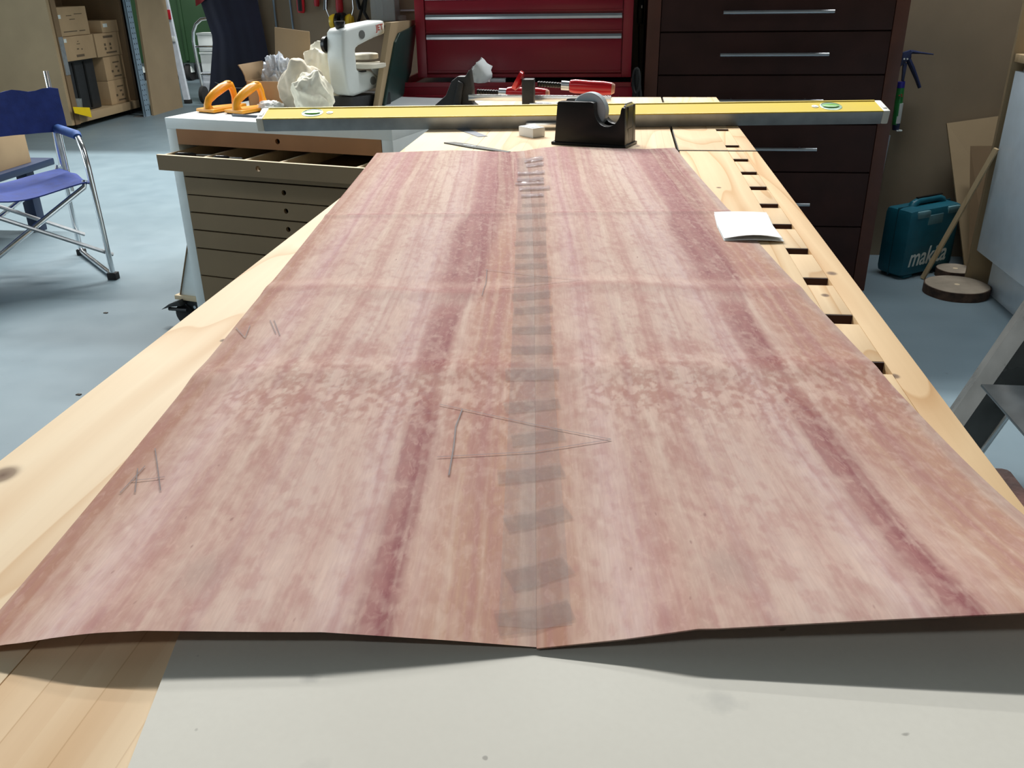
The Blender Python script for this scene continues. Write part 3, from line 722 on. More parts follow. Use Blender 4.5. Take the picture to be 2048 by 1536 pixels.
solo('pencil', MB().tube([(-1.262, 2.84, CT+.004), (-1.13, 2.80, CT+.004), (-1.115, 2.796, CT+.004)], [.004, .004, .0008], 6), MAT['grey_blue'], 'grey pencil lying in front of the right push block', 'pencil')

bx = thing('cardboard_box', 'open cardboard box with a raised flap on the white cabinet', 'box', (-1.30, 3.08, CT), R(-8))
m = MB().b2(0, .175, 0, .003, 0, .085).b2(0, .175, .17, .173, 0, .09).b2(0, .003, 0, .17, 0, .085).b2(.172, .175, 0, .17, 0, .085).b2(0, .175, 0, .17, 0, .003)
m.build('box_body', MAT['card'], bx, world=False)
MB().prism([(.02, .088), (.165, .088), (.16, .235), (.025, .25)], lambda a, b, d: Vector((a+.02*(b-.09), .172+d+(b-.09)*.12, b)), 0, .004).build('back_flap', MAT['card'], bx, world=False)
MB().sheet([[Vector((0-.01*k*k/4, y, .085+.018*k)) for y in (0, .06, .12, .165)] for k in range(4)], .003).build('side_flap', MAT['card_in'], bx, world=False)
MB().sheet([[Vector((.07+.024*k, .16-.002*k, .09+z)) for z in (0, .02+.012*(1-abs(k-2)/2), .045*(1-abs(k-2)/2.6)+.01)] for k in range(5)], .003).build('torn_flap', MAT['card_in'], bx, world=False)

def lump(name, c, d, mat, label, cat, seed, amp=.35, freq=3.0, sub=5, group=None, ridge=True, rz=0, flat=.0):
    """crumpled body: a displaced ball resting with its lowest points on c.z"""
    m = MB(); t = bmesh.new(); bmesh.ops.create_icosphere(t, subdivisions=sub, radius=1)
    off = Vector((seed*3.1, seed*1.7, seed*.9))
    for v in t.verts:
        p = v.co.normalized(); n = noise.noise(p*freq*.5+off)*.9
        if ridge: n += .75*(1-abs(math.sin(2.6*(p.x*.5+p.z*.8+p.y*.3)+5*noise.noise(p*freq*.45+off*2))))+.28*(1-abs(math.sin(5*(p.x*.8-p.z*.4)+6*noise.noise(p*freq*.6+off*3))))+.25*noise.noise(p*freq*2.5+off)-.55
        else: n += .6*noise.noise(p*freq*2+off)
        v.co = p*(1+amp*n*.6)
        v.co.z = max(v.co.z, -.62+flat)
    rot = Matrix.Rotation(rz, 4, 'Z')
    for v in t.verts: v.co = rot @ Vector((v.co.x*d[0], v.co.y*d[1], (v.co.z+.62-flat)*d[2])) + Vector(c)
    m._merge(t); return solo(name, m, mat, label, cat, group, ang=55)
lump('bubble_wrap', (-1.215, 3.165, CT+.03), (.055, .05, .085), MAT['bubble'], 'crumpled clear bubble wrap poking out of the cardboard box', 'packaging', 3, .4, 4)
lump('canvas_bag', (-1.07, 2.985, CT), (.082, .052, .10), MAT['stainc'], 'soiled cream canvas bag slumped against the cardboard box', 'bag', 5, .34, 2.0)
lump('canvas_bag', (-1.035, 3.14, CT), (.085, .06, .125), MAT['cream'], 'clean cream canvas bag behind the soiled one, beside the scroll saw', 'bag', 9, .34, 2.2)
lump('canvas_bag', (-1.0, 2.885, CT), (.066, .042, .085), MAT['cream'], 'low cream canvas bag in front of the scroll saw foot', 'bag', 14, .36, 2.2)
lump('plastic_sheet', (-1.175, 2.965, CT), (.045, .035, .022), MAT['paper'], 'crumpled white plastic sheet at the foot of the cardboard box', 'packaging', 21, .4, 3)

sw = thing('scroll_saw', 'pale grey scroll saw with a C-shaped frame and round table', 'saw', (-.945, 3.0, CT), R(62))
prof = [(0, .075), (.008, .05), (.03, .042), (.15, .060), (.155, .098), (.12, .118), (.075, .116), (.055, .126), (.055, .190), (.065, .198), (.14, .218), (.205, .230), (.205, .274), (.10, .266), (.02, .256), (.003, .245), (-.005, .16)]
MB().prism(prof, fxz, -.040, .040, .011).build('frame', MAT['saw'], sw, world=False, ang=60)
m = MB()
for (x, z) in ((.088, .234), (.125, .085)): m.lathe([(.0135, -.0425), (.0135, -.0395)], (x, 0, z), 'Y', 24)
m.build('cover_plug', MAT['grey_film'], sw, world=False)
MB().lathe([(.058, .127), (.062, .13), (.062, .141), (.058, .143)], (.125, -.022, 0), 'Z', 40).build('table', MAT['saw_table'], sw, world=False)
MB().lathe([(.048, .150), (.052, .152), (.052, .166), (.048, .168)], (.16, .03, 0), 'Z', 32).build('table_insert', MAT['saw_table'], sw, world=False)
MB().cyl((.06, -.03, .118), (.1, -.035, .118), .003, 8).build('clamp_rod', MAT['black'], sw, world=False)
MB().lathe([(.012, .254), (.015, .258), (.0185, .274), (.0185, .277), (.013, .278)], (.03, .0, 0), 'Z', 24).build('knob', MAT['black'], sw, world=False)
MB().lathe([(.028, .040), (.028, .054), (.024, .058)], (.014, 0, .205), 'Y', 24).build('side_knob', MAT['black'], sw, world=False)
MB().b2(.012, .20, -.05, .05, 0, .041, .005).build('base', MAT['black_matt'], sw, world=False)
MB().prism([(.13, .125), (.19, .125), (.195, .045), (.175, .05)], fxz, -.036, -.028).build('table_bracket', MAT['saw'], sw, world=False)
lettering('JET', .026, MAT['letter_red'], sw, (.160, -.0405, .242), (R(90), R(-6), 0))

gb = thing('painted_board', 'dark green board with a raw tan backing leaning beside the red chest', 'board', (-.828, 3.2, CT))
def leanx(y, z, off): return Vector((-.828+(z-.744)/.262*.041+off, y, z))
MB().prism([(3.045, .7445), (3.39, .7445), (3.50, .82), (3.53, 1.003), (3.14, 1.011)], lambda a, b, d: leanx(a, b, d), -.018, 0, .0008).build('backing_board', MAT['mdf_tan'], gb)
MB().prism([(3.10, .7445), (3.385, .7445), (3.49, .82), (3.522, .986), (3.25, .972), (3.20, .945)], lambda a, b, d: leanx(a, b, d), .0005, .009, .0008).build('green_face', MAT['green_board'], gb)

# ------------------------------------------------------------------ red tool chest on red roller cabinet
YF = 3.45
rc = thing('roller_cabinet', 'wide red steel tool cabinet standing on the floor under the chest', 'tool cabinet', (-.39, 3.4, 0))
MB().b2(-.825, .04, 3.40, 3.93, .09, .775, .004).build('body', MAT['red_steel'], rc)
m = MB().b2(-.825, .04, 3.40, 3.408, .775, .79).b2(-.825, -.817, 3.40, 3.93, .775, .80).b2(.032, .04, 3.40, 3.93, .775, .80)
m.build('tray_lip', MAT['red_steel'], rc)
MB().b2(-.80, .015, 3.41, 3.93, .775, .778).build('tray_mat', MAT['alu_dull'], rc)
for z0, z1 in ((.60, .745), (.45, .59), (.30, .44), (.13, .29)):
    d = MB().b2(-.775, -.01, 3.39, 3.41, z0, z1, .003).build('drawer', MAT['red_steel'], rc)
    MB().b2(-.77, -.015, 3.378, 3.392, z1-.032, z1-.008, .003).build('drawer_pull', MAT['steel'], d)
for x in (-.78, 0):
    for y in (3.46, 3.88): MB().lathe([(.035, -.014), (.042, -.01), (.042, .01), (.035, .014)], (x, y, .043), 'X', 18).build('caster', MAT['rubber'], rc)
ch = thing('tool_chest', 'red steel tool chest with silver drawer pulls on top of the roller cabinet', 'tool chest', (-.37, YF, .803))
MB().b2(-.772, .031, YF+.012, 3.92, .803, 1.31, .004).build('body', MAT['red_steel'], ch)
m = MB().b2(-.772, -.736, YF, YF+.02, .803, 1.31, .002).b2(-.004, .031, YF, YF+.02, .803, 1.31, .002).b2(-.736, -.004, YF, YF+.02, .803, .815, .001).b2(-.736, -.004, YF, YF+.02, 1.27, 1.31, .001)
m.build('front_frame', MAT['red_steel'], ch)
for z0, z1 in ((.822, .955), (.962, 1.024), (1.031, 1.090), (1.097, 1.16), (1.167, 1.262)):
    d = MB().b2(-.733, -.007, YF+.004, YF+.02, z0, z1-.018, .002).build('drawer', MAT['red_steel'], ch)
    MB().prism([(0, 0), (-.010, .002), (-.012, .010), (-.006, .018), (.006, .018)], lambda a, b, d_: Vector((d_, YF+.004+a, z1-.019+b)), -.731, -.009).build('drawer_pull', MAT['steel'], d)
    MB().b2(-.733, -.007, YF+.0005, YF+.006, z0, z0+.004).build('drawer_lip', MAT['red_steel'], d)
lump('crumpled_paper', (-.52, 3.405, .79), (.043, .035, .052), MAT['paper'], 'crumpled white paper on the lip of the roller cabinet', 'paper', 33, .55, 2.6, 3)
sb = thing('small_box', 'small pale grey box on the cabinet tray beside the crumpled paper', 'box', (-.48, 3.425, .779))
MB().b2(-.525, -.435, 3.412, 3.44, .779, .80, .002).build('box_body', MAT['lightgrey'], sb)
MB().b2(-.527, -.433, 3.4105, 3.4415, .797, .803, .001).build('lid', MAT['clear'], sb)

# ------------------------------------------------------------------ dark dresser
dr = thing('dresser', 'tall dark brown chest of drawers with long silver bar handles', 'dresser', (.53, 3.44, 0))
for x in (.082, .934): MB().b2(x, x+.047, 3.44, 3.93, 0, 1.36, .002).build('side_panel', MAT['mahogany'], dr)
MB().b2(.129, .934, 3.46, 3.93, .04, 1.36).build('carcass', MAT['wenge'], dr)
MB().b2(.075, .988, 3.43, 3.935, 1.36, 1.385, .002).build('top_panel', MAT['mahogany'], dr)
seams = [.05, .255, .462, .637, .810, .957, 1.085, 1.205, 1.355]
for z0, z1, hz in zip(seams[:-1], seams[1:], (.15, .347, .552, .724, .882, 1.022, 1.14, 1.27)):
    d = MB().b2(.131, .932, 3.442, 3.46, z0+.0025, z1-.0025, .0015).build('drawer', MAT['wenge'], dr)
    h = MB().cyl((.345, 3.405, hz), (.722, 3.405, hz), .0065, 14).build('bar_handle', MAT['steel'], d)
    for x in (.40, .665): MB().cyl((x, 3.405, hz), (x, 3.443, hz), .0045, 10).build('handle_post', MAT['steel'], d)

st = thing('hanging_strap', 'black webbing strap hanging between the red chest and the dresser', 'strap', (.07, 3.93, 1.3))
MB().tube([(.062, 3.93, 1.35), (.062, 3.925, 1.05), (.060, 3.92, .95), (.064, 3.915, .85), (.070, 3.915, .762)], [.010, .010, .009, .009, .009], 8, .3).build('webbing', MAT['black_matt'], st)
MB().box((.064, 3.915, 1.02), (.026, .02, .11), bev=.004).build('buckle', MAT['black'], st)
MB().box((.068, 3.902, 1.03), (.006, .006, .012), bev=.001).build('buckle_pin', MAT['steel'], st)
cb = thing('cable_bundle', 'loops of black cable hanging down behind the tape dispenser', 'cable', (.056, 3.345, 0))
for k, (x, z, r) in enumerate(((.050, .80, .032), (.054, .745, .045), (.058, .73, .036))):
    MB().tube([(x+.011*math.cos(a), 3.345+.01*k+.01*math.sin(a), z+r*1.3*math.sin(a)) for a in [i*6.6/18 for i in range(19)]], .006, 8).build('cable_loop', MAT['rubber'], cb)
MB().tube([(.052, 3.345, .84), (.056, 3.34, .62), (.055, 3.34, .35), (.058, 3.34, .008)], .006, 8).build('cable_lead', MAT['rubber'], cb)

# ------------------------------------------------------------------ things hanging on the back wall
def wall_tool(name, label, x, z0, z1, r, mat, grip=None, group='red tools hung on the wall'):
    t = thing(name, label, 'tool', (x, 3.93, z0), 0, group)
    MB().tube([(x-.004, 3.932, z0), (x-.003, 3.932, z0+.01), (x+.001, 3.932, z1-.02), (x+.002, 3.932, z1)], [r*.8, r, r*.9, r*.7], 10).build('grip', mat, t)
    if grip: MB().tube([(x-.002, 3.918, z0+.008), (x+.001, 3.918, z1)], r*.55, 8).build('inlay', grip, t)
    MB().tube([(x+.002, 3.934, z1-.01), (x+.003, 3.934, z1+.10)], [r*.5, r*.3], 8).build('shank', MAT['dark_metal'], t)
    return t
wall_tool('pliers', 'black and red plier handles hung left of the small red grip', -1.37, 1.02, 1.16, .017, MAT['tool_red_matt'], MAT['rubber'])
wall_tool('screwdriver', 'small red grip hung between the pliers and the ear defenders', -1.298, 1.045, 1.15, .012, MAT['tool_red_matt'])
t = wall_tool('trimming_knife', 'thick red handle with a dark tip hung above the ear defenders', -1.2, 1.02, 1.17, .016, MAT['tool_red_matt'])
MB().prism([(-.012, 0), (.012, 0), (.018, -.05), (-.006, -.055)], lambda a, b, d: Vector((-1.2+a, d, 1.02+b)), 3.925, 3.938).build('tip', MAT['dark_metal'], t)
em = thing('ear_defenders', 'yellow and black ear defenders hung behind the scroll saw', 'ear defenders', (-1.19, 3.92, 1.0))
for s, x in ((-1, -1.228), (1, -1.158)):
    MB().lathe([(.012, -.014), (.024, -.012), (.03, 0), (.03, .008), (.022, .016)], (x, 3.905, .985), 'X' if 1 else 'Y', 24).build('ear_cup', MAT['muff'], em)
    MB().lathe([(.030, 0), (.034, .004), (.034, .014), (.028, .018)], (x-s*.0+(.012 if s < 0 else -.03), 3.905, .985), 'X', 24).build('ear_cushion', MAT['black'], em)
    MB().tube([(x, 3.9, .96), (x+s*.012, 3.9, 1.0), (x+s*.024, 3.9, 1.035), (x+s*.02, 3.91, 1.10), (x-s*.005, 3.92, 1.14)], .0022, 8).build('wire_arm', MAT['steel'], em)
MB().tube([(-1.265, 3.925, 1.03), (-1.255, 3.925, 1.09), (-1.19, 3.925, 1.15), (-1.125, 3.925, 1.09), (-1.115, 3.925, 1.03)], .009, 8).build('headband', MAT['black'], em)
kb = thing('hung_cable', 'black cable loop hung right of the ear defenders', 'cable', (-1.08, 3.93, 1.0))
MB().tube([(-1.06, 3.935, 1.16), (-1.085, 3.93, 1.07), (-1.095, 3.925, 1.02), (-1.07, 3.925, .97), (-1.09, 3.93, .93), (-1.13, 3.93, .97), (-1.105, 3.935, 1.04), (-1.05, 3.935, 1.16)], .007, 8).build('cable_loop', MAT['rubber'], kb)
for x, zz, lab in ((-1.418, .93, 'thin metal rod on the wall nearer the red pliers'), (-1.492, .945, 'thin metal rod on the wall nearer the navy apron')):
    solo('metal_rod', MB().cyl((x, 3.938, .70), (x-.004, 3.938, 1.75), .0042, 10), MAT['rack_blue'], lab, 'rod', 'metal rods on the wall')
cl = thing('clear_plastic_box', 'tall clear plastic box on the wall above the scroll saw', 'plastic box', (-1.0, 3.85, .985))
m = MB().b2(-1.045, -.943, 3.845, 3.848, .99, 1.2).b2(-1.045, -.943, 3.93, 3.933, .99, 1.2).b2(-1.045, -1.042, 3.845, 3.93, .99, 1.2).b2(-.946, -.943, 3.845, 3.93, .99, 1.2).b2(-1.045, -.943, 3.845, 3.93, .987, .99)
m.build('box_walls', MAT['clear'], cl)
MB().b2(-.997, -.993, 3.843, 3.93, .99, 1.2).build('partition', MAT['clear'], cl)
MB().lathe([(.014, 0), (.018, .004), (.018, .02), (.012, .024)], (-.925, 3.89, .985), 'Z', 16).build('cap', MAT['clear'], cl)
sh = thing('wall_shelf', 'thin pale shelf rail on the wall between clear box and red chest', 'shelf', (-.9, 3.9, 1.015))
MB().b2(-1.06, -.79, 3.82, 3.95, .972, .984, .001).build('board', MAT['pine_strip'], sh)
MB().b2(-.94, -.79, 3.93, 3.95, 1.022, 1.028).build('rail', MAT['lightgrey'], sh)

ap = thing('apron', 'dark navy work apron hanging at the left end of the back wall', 'apron', (-1.69, 3.9, .5))
rows = []
for j in range(26):
    z = .52+j/25*.80; t = j/25
    xl = np.interp(z, [.52, .65, .72, .80, .90, .93, 1.05, 1.32], [-1.86, -1.84, -1.812, -1.793, -1.768, -1.764, -1.79, -1.85]); xr = np.interp(z, [.52, .75, .93, 1.05, 1.32], [-1.505, -1.515, -1.53, -1.54, -1.57])
    rows.append([Vector((xl+(xr-xl)*i/30, 3.885+.0025*math.sin(i*.42+t*1.3)+.0012*math.sin(i*1.1+j*.2)-.02*math.sin(i/30*math.pi), z)) for i in range(31)])
MB().sheet(rows, .003).build('cloth', MAT['navy'], ap, ang=80)
MB().tube([(-1.78+i/20*.23, 3.872-.02*math.sin(i/20*math.pi)+.003*math.sin(i*.93+.5), .745-.022*math.sin(i/20*math.pi)) for i in range(21)], .0012, 5).build('hem_seam', MAT['alu_dull'], ap)
MB().sheet([[Vector((-1.815+.017*i+.004*j, 3.875+.008*math.sin(i*1.3), 1.052+.009*i+.05*j)) for i in range(6)] for j in range(5)], .003).build('red_lining', MAT['red_cloth'], ap)
MB().tube([(-1.74, 3.95, 1.33), (-1.74, 3.89, 1.33), (-1.74, 3.86, 1.35)], .006, 8).build('hook', MAT['steel'], ap)

# ------------------------------------------------------------------ right-hand corner
cg = thing('caulking_gun', 'dark blue caulking gun with a green cartridge hung beside the dresser', 'caulking gun', (1.13, 3.92, .54))
MB().tube([(1.128, 3.91, .72), (1.134, 3.91, .57)], .0155, 18).build('cartridge', MAT['tube_green'], cg)
MB().tube([(1.134, 3.91, .655), (1.1345, 3.91, .575)], .0158, 18).build('white_label', MAT['letter'], cg)
MB().tube([(1.127, 3.91, .738), (1.128, 3.91, .715)], .0158, 18).build('collar', plain('cap_blue', (.02, .02, .25), .4), cg)
for dx, dz in ((.004, .69), (.006, .683), (-.004, .686)): MB().box((1.128+dx, 3.894, dz), (.005, .003, .005), bev=.0008).build('printed_spot', MAT['letter_red'], cg)
MB().tube([(1.1345, 3.91, .575), (1.136, 3.91, .548)], [.016, .013], 14).build('nozzle_end', MAT['gun_blue'], cg)
MB().tube([(1.146, 3.914, .55), (1.140, 3.914, .74)], .004, 8).build('cradle', MAT['gun_blue'], cg)
MB().prism([(1.112, .795), (1.15, .83), (1.145, .86), (1.115, .85)], fxz, 3.902, 3.92, .003).build('bracket', MAT['gun_blue'], cg)
MB().prism([(1.128, .74), (1.136, .74), (1.138, .81), (1.122, .81)], fxz, 3.902, 3.918, .002).build('yoke', MAT['gun_blue'], cg)
MB().tube([(1.135, 3.91, .84), (1.15, 3.91, .852), (1.185, 3.91, .848), (1.234, 3.91, .842)], [.007, .008, .004, .0025], 8).build('plunger_rod', MAT['gun_blue'], cg)
MB().tube([(1.14, 3.91, .825), (1.162, 3.91, .79), (1.185, 3.91, .75), (1.203, 3.91, .715)], [.010, .010, .008, .007], 8).build('trigger', MAT['gun_blue'], cg)
for x in (1.122, 1.134): MB().lathe([(.0035, 0), (.0035, .003)], (x, 3.898, .826), 'Y', 12).build('rivet', MAT['letter'], cg)
MB().box((1.148, 3.90, .546), (.022, .012, .006), bev=.001).build('nozzle_tip', MAT['letter'], cg)
solo('trim_cord', MB().cyl((1.118, 3.942, .30), (1.126, 3.942, .52), .0035, 8), MAT['lightgrey'], 'thin pale cord hanging below the caulking gun', 'cord')

mk = thing('tool_case', 'teal plastic power tool case standing on the floor by the dresser', 'tool case', (1.158, 3.580, 0), R(35.3))
MB().box((.155, .068, .147), (.31, .13, .275), bev=.026).build('shell', MAT['teal'], mk, world=False)
MB().box((.155, .068, .147), (.313, .004, .279), bev=.0015).build('seam_rib', plain('teal_dark', (.003, .05, .07), .5), mk, world=False)
MB().b2(.03, .08, .012, .124, 0, .012, .003).b2(.23, .28, .012, .124, 0, .012, .003).build('foot', MAT['teal'], mk, world=False)
MB().tube([(.08, .068, .275), (.085, .068, .290), (.11, .068, .300), (.17, .068, .300), (.235, .068, .300), (.255, .068, .290), (.26, .068, .275)], [.018, .017, .014, .013, .014, .017, .018], 12).build('carry_handle', MAT['teal'], mk, world=False)
MB().box((.175, .068, .3145), (.15, .012, .005), bev=.002).build('handle_slot', MAT['black'], mk, world=False)
for x in (.075, .255): MB().box((x, .02, .262), (.075, .045, .03), bev=.009).build('latch', MAT['teal_pale'], mk, world=False)
MB().box((.15, .0035, .235), (.085, .006, .04), bev=.002).build('label_panel', MAT['teal_pale'], mk, world=False)
lettering('makita', .105, MAT['letter'], mk, (.028, .0022, .052), (R(90), 0, 0), .22, xs=.82)

def log_slice(label, c, r, h, seed):
    t = thing('log_slice', label, 'log slice', (*c, 0), 0, 'log slices on the floor')
    n = 48; rr = [r*(1+.035*noise.noise(Vector((math.cos(6.283*i/n)*1.5+seed, math.sin(6.283*i/n)*1.5, 0)))) for i in range(n)]
    P = lambda k: [(rr[i]*k*math.cos(6.283*i/n), rr[i]*k*math.sin(6.283*i/n)) for i in range(n)]
    f = lambda a, b, d: Vector((a, b, d))
    MB().prism(P(1), f, 0, h*.97).build('bark_ring', MAT['bark'], t, world=False)
    lg = MB().prism(P(.965), f, h*.5, h).build('cut_face', MAT['log'], t, world=False)
    MB().lathe([(.010, h), (.008, h+.0005)], (.0, 0, 0), 'Z', 12).build('pith', MAT['mdf_edge'], lg, world=False)
log_slice('larger round log slice lying in front of the white cupboard', (1.325, 3.44), .118, .036, 2)
log_slice('smaller log slice on the floor beside the teal case', (1.39, 3.66), .072, .034, 7)
solo('leaning_stick', MB().tube([(1.253, 3.612, .004), (1.384, 3.494, .545)], .0115, 4), MAT['pine_strip'], 'pale square stick leaning from the floor against the white cupboard', 'stick', smooth=False)
def lean_board(name, label, base, top, th, mat, holes=False):
    """base/top: two floor points and two top points (left, right)"""
    bl, br = map(Vector, base); tl, tr = map(Vector, top); n = (br-bl).cross(tl-bl).normalized()*-th
    m = MB(); f = [bl, br, tr, tl]; a = [m.bm.verts.new(p) for p in f]; b = [m.bm.verts.new(p-n) for p in f]
    m.bm.faces.new(a); m.bm.faces.new(b[::-1])
    for i in range(4): m.bm.faces.new((a[i], a[(i+1) % 4], b[(i+1) % 4], b[i]))
    return solo(name, m, mat, label, 'board', smooth=False)
lean_board('mdf_offcut', 'taller MDF offcut leaning on the back wall behind the log slices', ((1.447, 3.70, 0), (1.80, 3.72, 0)), ((1.335, 3.92, .572), (1.75, 3.94, .63)), .008, MAT['mdf_tan'])
lean_board('mdf_offcut', 'shorter brown offcut leaning in front of the taller one', ((1.445, 3.645, 0), (1.51, 3.60, 0)), ((1.41, 3.81, .50), (1.60, 3.77, .51)), .010, MAT['mdf_brown'])

cu = thing('white_cupboard', 'white base cupboard along the right wall with a low plinth', 'cupboard', (1.45, 3.5, 0))
MB().b2(1.45, 1.47, .2, 3.47, 0, .155).build('plinth', MAT['white_door'], cu)
for y0, y1 in ((2.86, 3.515), (2.2, 2.855), (1.54, 2.195), (.88, 1.535), (.21, .875)):
    MB().b2(1.40, 1.42, y0, y1, .152, .815, .0015).build('door', MAT['white_door'], cu)
MB().b2(1.421, 2.09, .2, 3.51, .155, .815).build('carcass', MAT['white_door'], cu)
MB().b2(1.395, 2.09, .2, 3.53, .845, .872, .002).build('worktop', MAT['pine_strip'], cu)
MB().b2(1.43, 2.09, .2, 3.52, .815, .845).build('rail', MAT['lightgrey'], cu)
solo('end_panel', MB().b2(1.390, 2.095, 3.535, 3.553, 0, 1.5, .001), MAT['mdf_tan'], 'tall tan chipboard end panel standing against the white cupboard', 'panel')

ms = thing('machine_stand', 'grey sheet steel machine stand with a dark plate, right of the bench', 'machine stand', (1.1, 1.9, 0))
def splayed(p0, p1, wx, wy):
    m = MB(); P0, P1 = Vector(p0), Vector(p1)
    oct_ = [(-.5, -.5), (.18, -.5), (.5, -.1), (.5, .5), (-.5, .5), (-.62, .0)]
    a = [m.bm.verts.new(P0+Vector((x*wx, y*wy, 0))) for x, y in oct_]; b = [m.bm.verts.new(P1+Vector((x*wx, y*wy, 0))) for x, y in oct_]
    m.bm.faces.new(a); m.bm.faces.new(b[::-1])
    for i in range(6): m.bm.faces.new((a[i], b[i], b[(i+1) % 6], a[(i+1) % 6]))
    return m
splayed((.845, 2.03, 0), (1.085, 2.03, .62), .115, .10).build('leg', MAT['grey_film'], ms, ang=20)
splayed((1.31, 2.03, 0), (1.27, 2.03, .62), .10, .10).build('leg', MAT['grey_film'], ms, ang=20)
splayed((.845, 1.25, 0), (1.085, 1.30, .62), .115, .10).build('leg', MAT['grey_film'], ms, ang=20)
splayed((1.31, 1.25, 0), (1.27, 1.30, .62), .10, .10).build('leg', MAT['grey_film'], ms, ang=20)
MB().tube([(.8655, 1.979, .0), (1.1055, 1.979, .62)], .0045, 8).build('ridge_glint', MAT['alu'], ms)  # bright tube added in place of the film's highlight along the leg
MB().b2(1.02, 1.36, 1.2, 2.1, .62, .70, .01).build('top', MAT['grey_film'], ms)
MB().b2(.825, 1.36, 1.10, 1.895, .294, .30, .001).build('plate', MAT['dark_plate'], ms)
for x0, y0, hh, lab in ((.262, .50, .80, 'purplish rough sawn timber standing against the bench side'), (.315, .50, .805, 'reddish rough sawn timber standing farther from the bench side')):
    solo('timber_post', MB().b2(x0, x0+.04, y0, y0+.115, 0, hh, .006), MAT['timber'], lab, 'timber', 'timber posts by the bench')

# ------------------------------------------------------------------ folding chair, low table and its carton (left)
Ff = Vector((-2.123, 3.356, 0)); Fr = Vector((-2.48, 3.706, 0)); Bk = (Fr-Ff).normalized(); Lt = Vector((-Bk.y, Bk.x, 0))
if Lt.y > 0: Lt = -Lt
chair = thing('folding_chair', 'blue canvas folding director chair with aluminium tube frame', 'chair', ((Ff+Fr)/2+Lt*.25)[:])
W = .50; zA = .585
def P(l, b, z): return Ff+Lt*l+Bk*b+Vector((0, 0, z))
D = (Fr-Ff).length
for l in (0, W):
    ft = [P(l, D, .04), P(l, D, .02), P(l, D-.03, .014), P(l, .04, .014), P(l, .0, .03)]
    MB().tube([P(l, 0, .02), P(l, .012, .25), P(l, .03, .46), P(l, .05, .53), P(l, .09, .575), P(l, .16, .587), P(l, D-.06, .572), P(l, D-.02, .56), P(l, D-.015, .5), P(l, D-.01, .25), P(l, D, .03), P(l, D-.03, .014), P(l, .03, .014)], .0115, 12).build('side_frame', MAT['alu'], chair)
    MB().tube([P(l, .10, .580), P(l, .11, .587), P(l, D-.09, .579), P(l, D-.04, .570)], [.0165, .019, .019, .0165], 14).build('arm_pad', MAT['blue_foam'], chair)
    MB().b2(-.02, .02, -.016, .016, 0, .03, .003).build('foot', MAT['rubber'], chair, world=False).location = chair.matrix_basis.inverted() @ P(l, 0, 0) if 0 else (P(l, 0, 0)-chair.location)
    MB().b2(-.017, .017, -.015, .015, 0, .026, .003).build('foot', MAT['rubber'], chair, world=False).location = P(l, D-.01, 0)-chair.location
    MB().tube([P(l-(.012 if l == 0 else -.012), D-.045, .30), P(l-(.012 if l == 0 else -.012), D-.045, .55), P(l-(.015 if l == 0 else -.015), D-.035, .81)], .0105, 10).build('back_post', MAT['alu'], chair)
    MB().tube([P(l, D-.06, .36), P(l, D-.055, .555)], .0115, 8, .35).build('slide_bar', MAT['alu_dull'], chair)
for b in (.02, D-.05):
    MB().tube([P(-.02, b-.0, .10), P(W, b, .40)], .014, 8, .6).build('cross_bar', MAT['alu_dull'], chair)
    MB().tube([P(W, b+.015, .11), P(.03, b+.015, .39), P(.02, b+.03, .41)], .0115, 12).build('cross_tube', MAT['alu'], chair)
rows = []
for j in range(12):
    b = .03+(D-.09)*j/11
    rows.append([P(-.01+(W+.02)*i/16, b, .415-.035*math.sin(i/16*math.pi)-.02*(1 if i in (0, 16) else 0)+.006*math.sin(j*1.1+i*.5)) for i in range(17)])
MB().sheet(rows, .005).build('seat', MAT['blue_fabric'], chair, ang=80)
rows = []
for j in range(10):
    z = .565+.175*j/9
    rows.append([P(-.040+(W+.080)*i/20, D-.075+(-.01+.018*(z-.55)/.2)+.03*math.sin(i/20*math.pi)+.004*math.sin(i*1.9+j), z+(.006*math.sin(i*1.3) if j == 9 else 0)) for i in range(21)])
MB().sheet(rows, .006).build('backrest', MAT['blue_fabric'], chair, ang=80)

tb = thing('low_table', 'dark blue low table behind the folding chair', 'table', (-3.2, 3.9, 0))
MB().b2(-3.65, -2.845, 3.58, 4.205, .315, .35, .008).build('table_top', MAT['table_blue'], tb)
for x in (-3.55, -2.95):
    for y in (3.68, 4.1):
        MB().b2(x-.03, x+.03, y-.03, y+.03, .0, .315, .003).build('leg', MAT['table_blue'], tb)
ct = thing('carton', 'plain cardboard carton standing on the dark blue low table', 'box', (-3.0, 3.8, .35))
MB().b2(-3.42, -2.885, 3.70, 4.08, .35, .60, .002).build('carton_body', MAT['card'], ct)
m = MB().b2(-3.42, -3.155, 3.70, 4.08, .60, .603).b2(-3.15, -2.885, 3.70, 4.08, .60, .603); m.build('lid_flap', MAT['card'], ct)

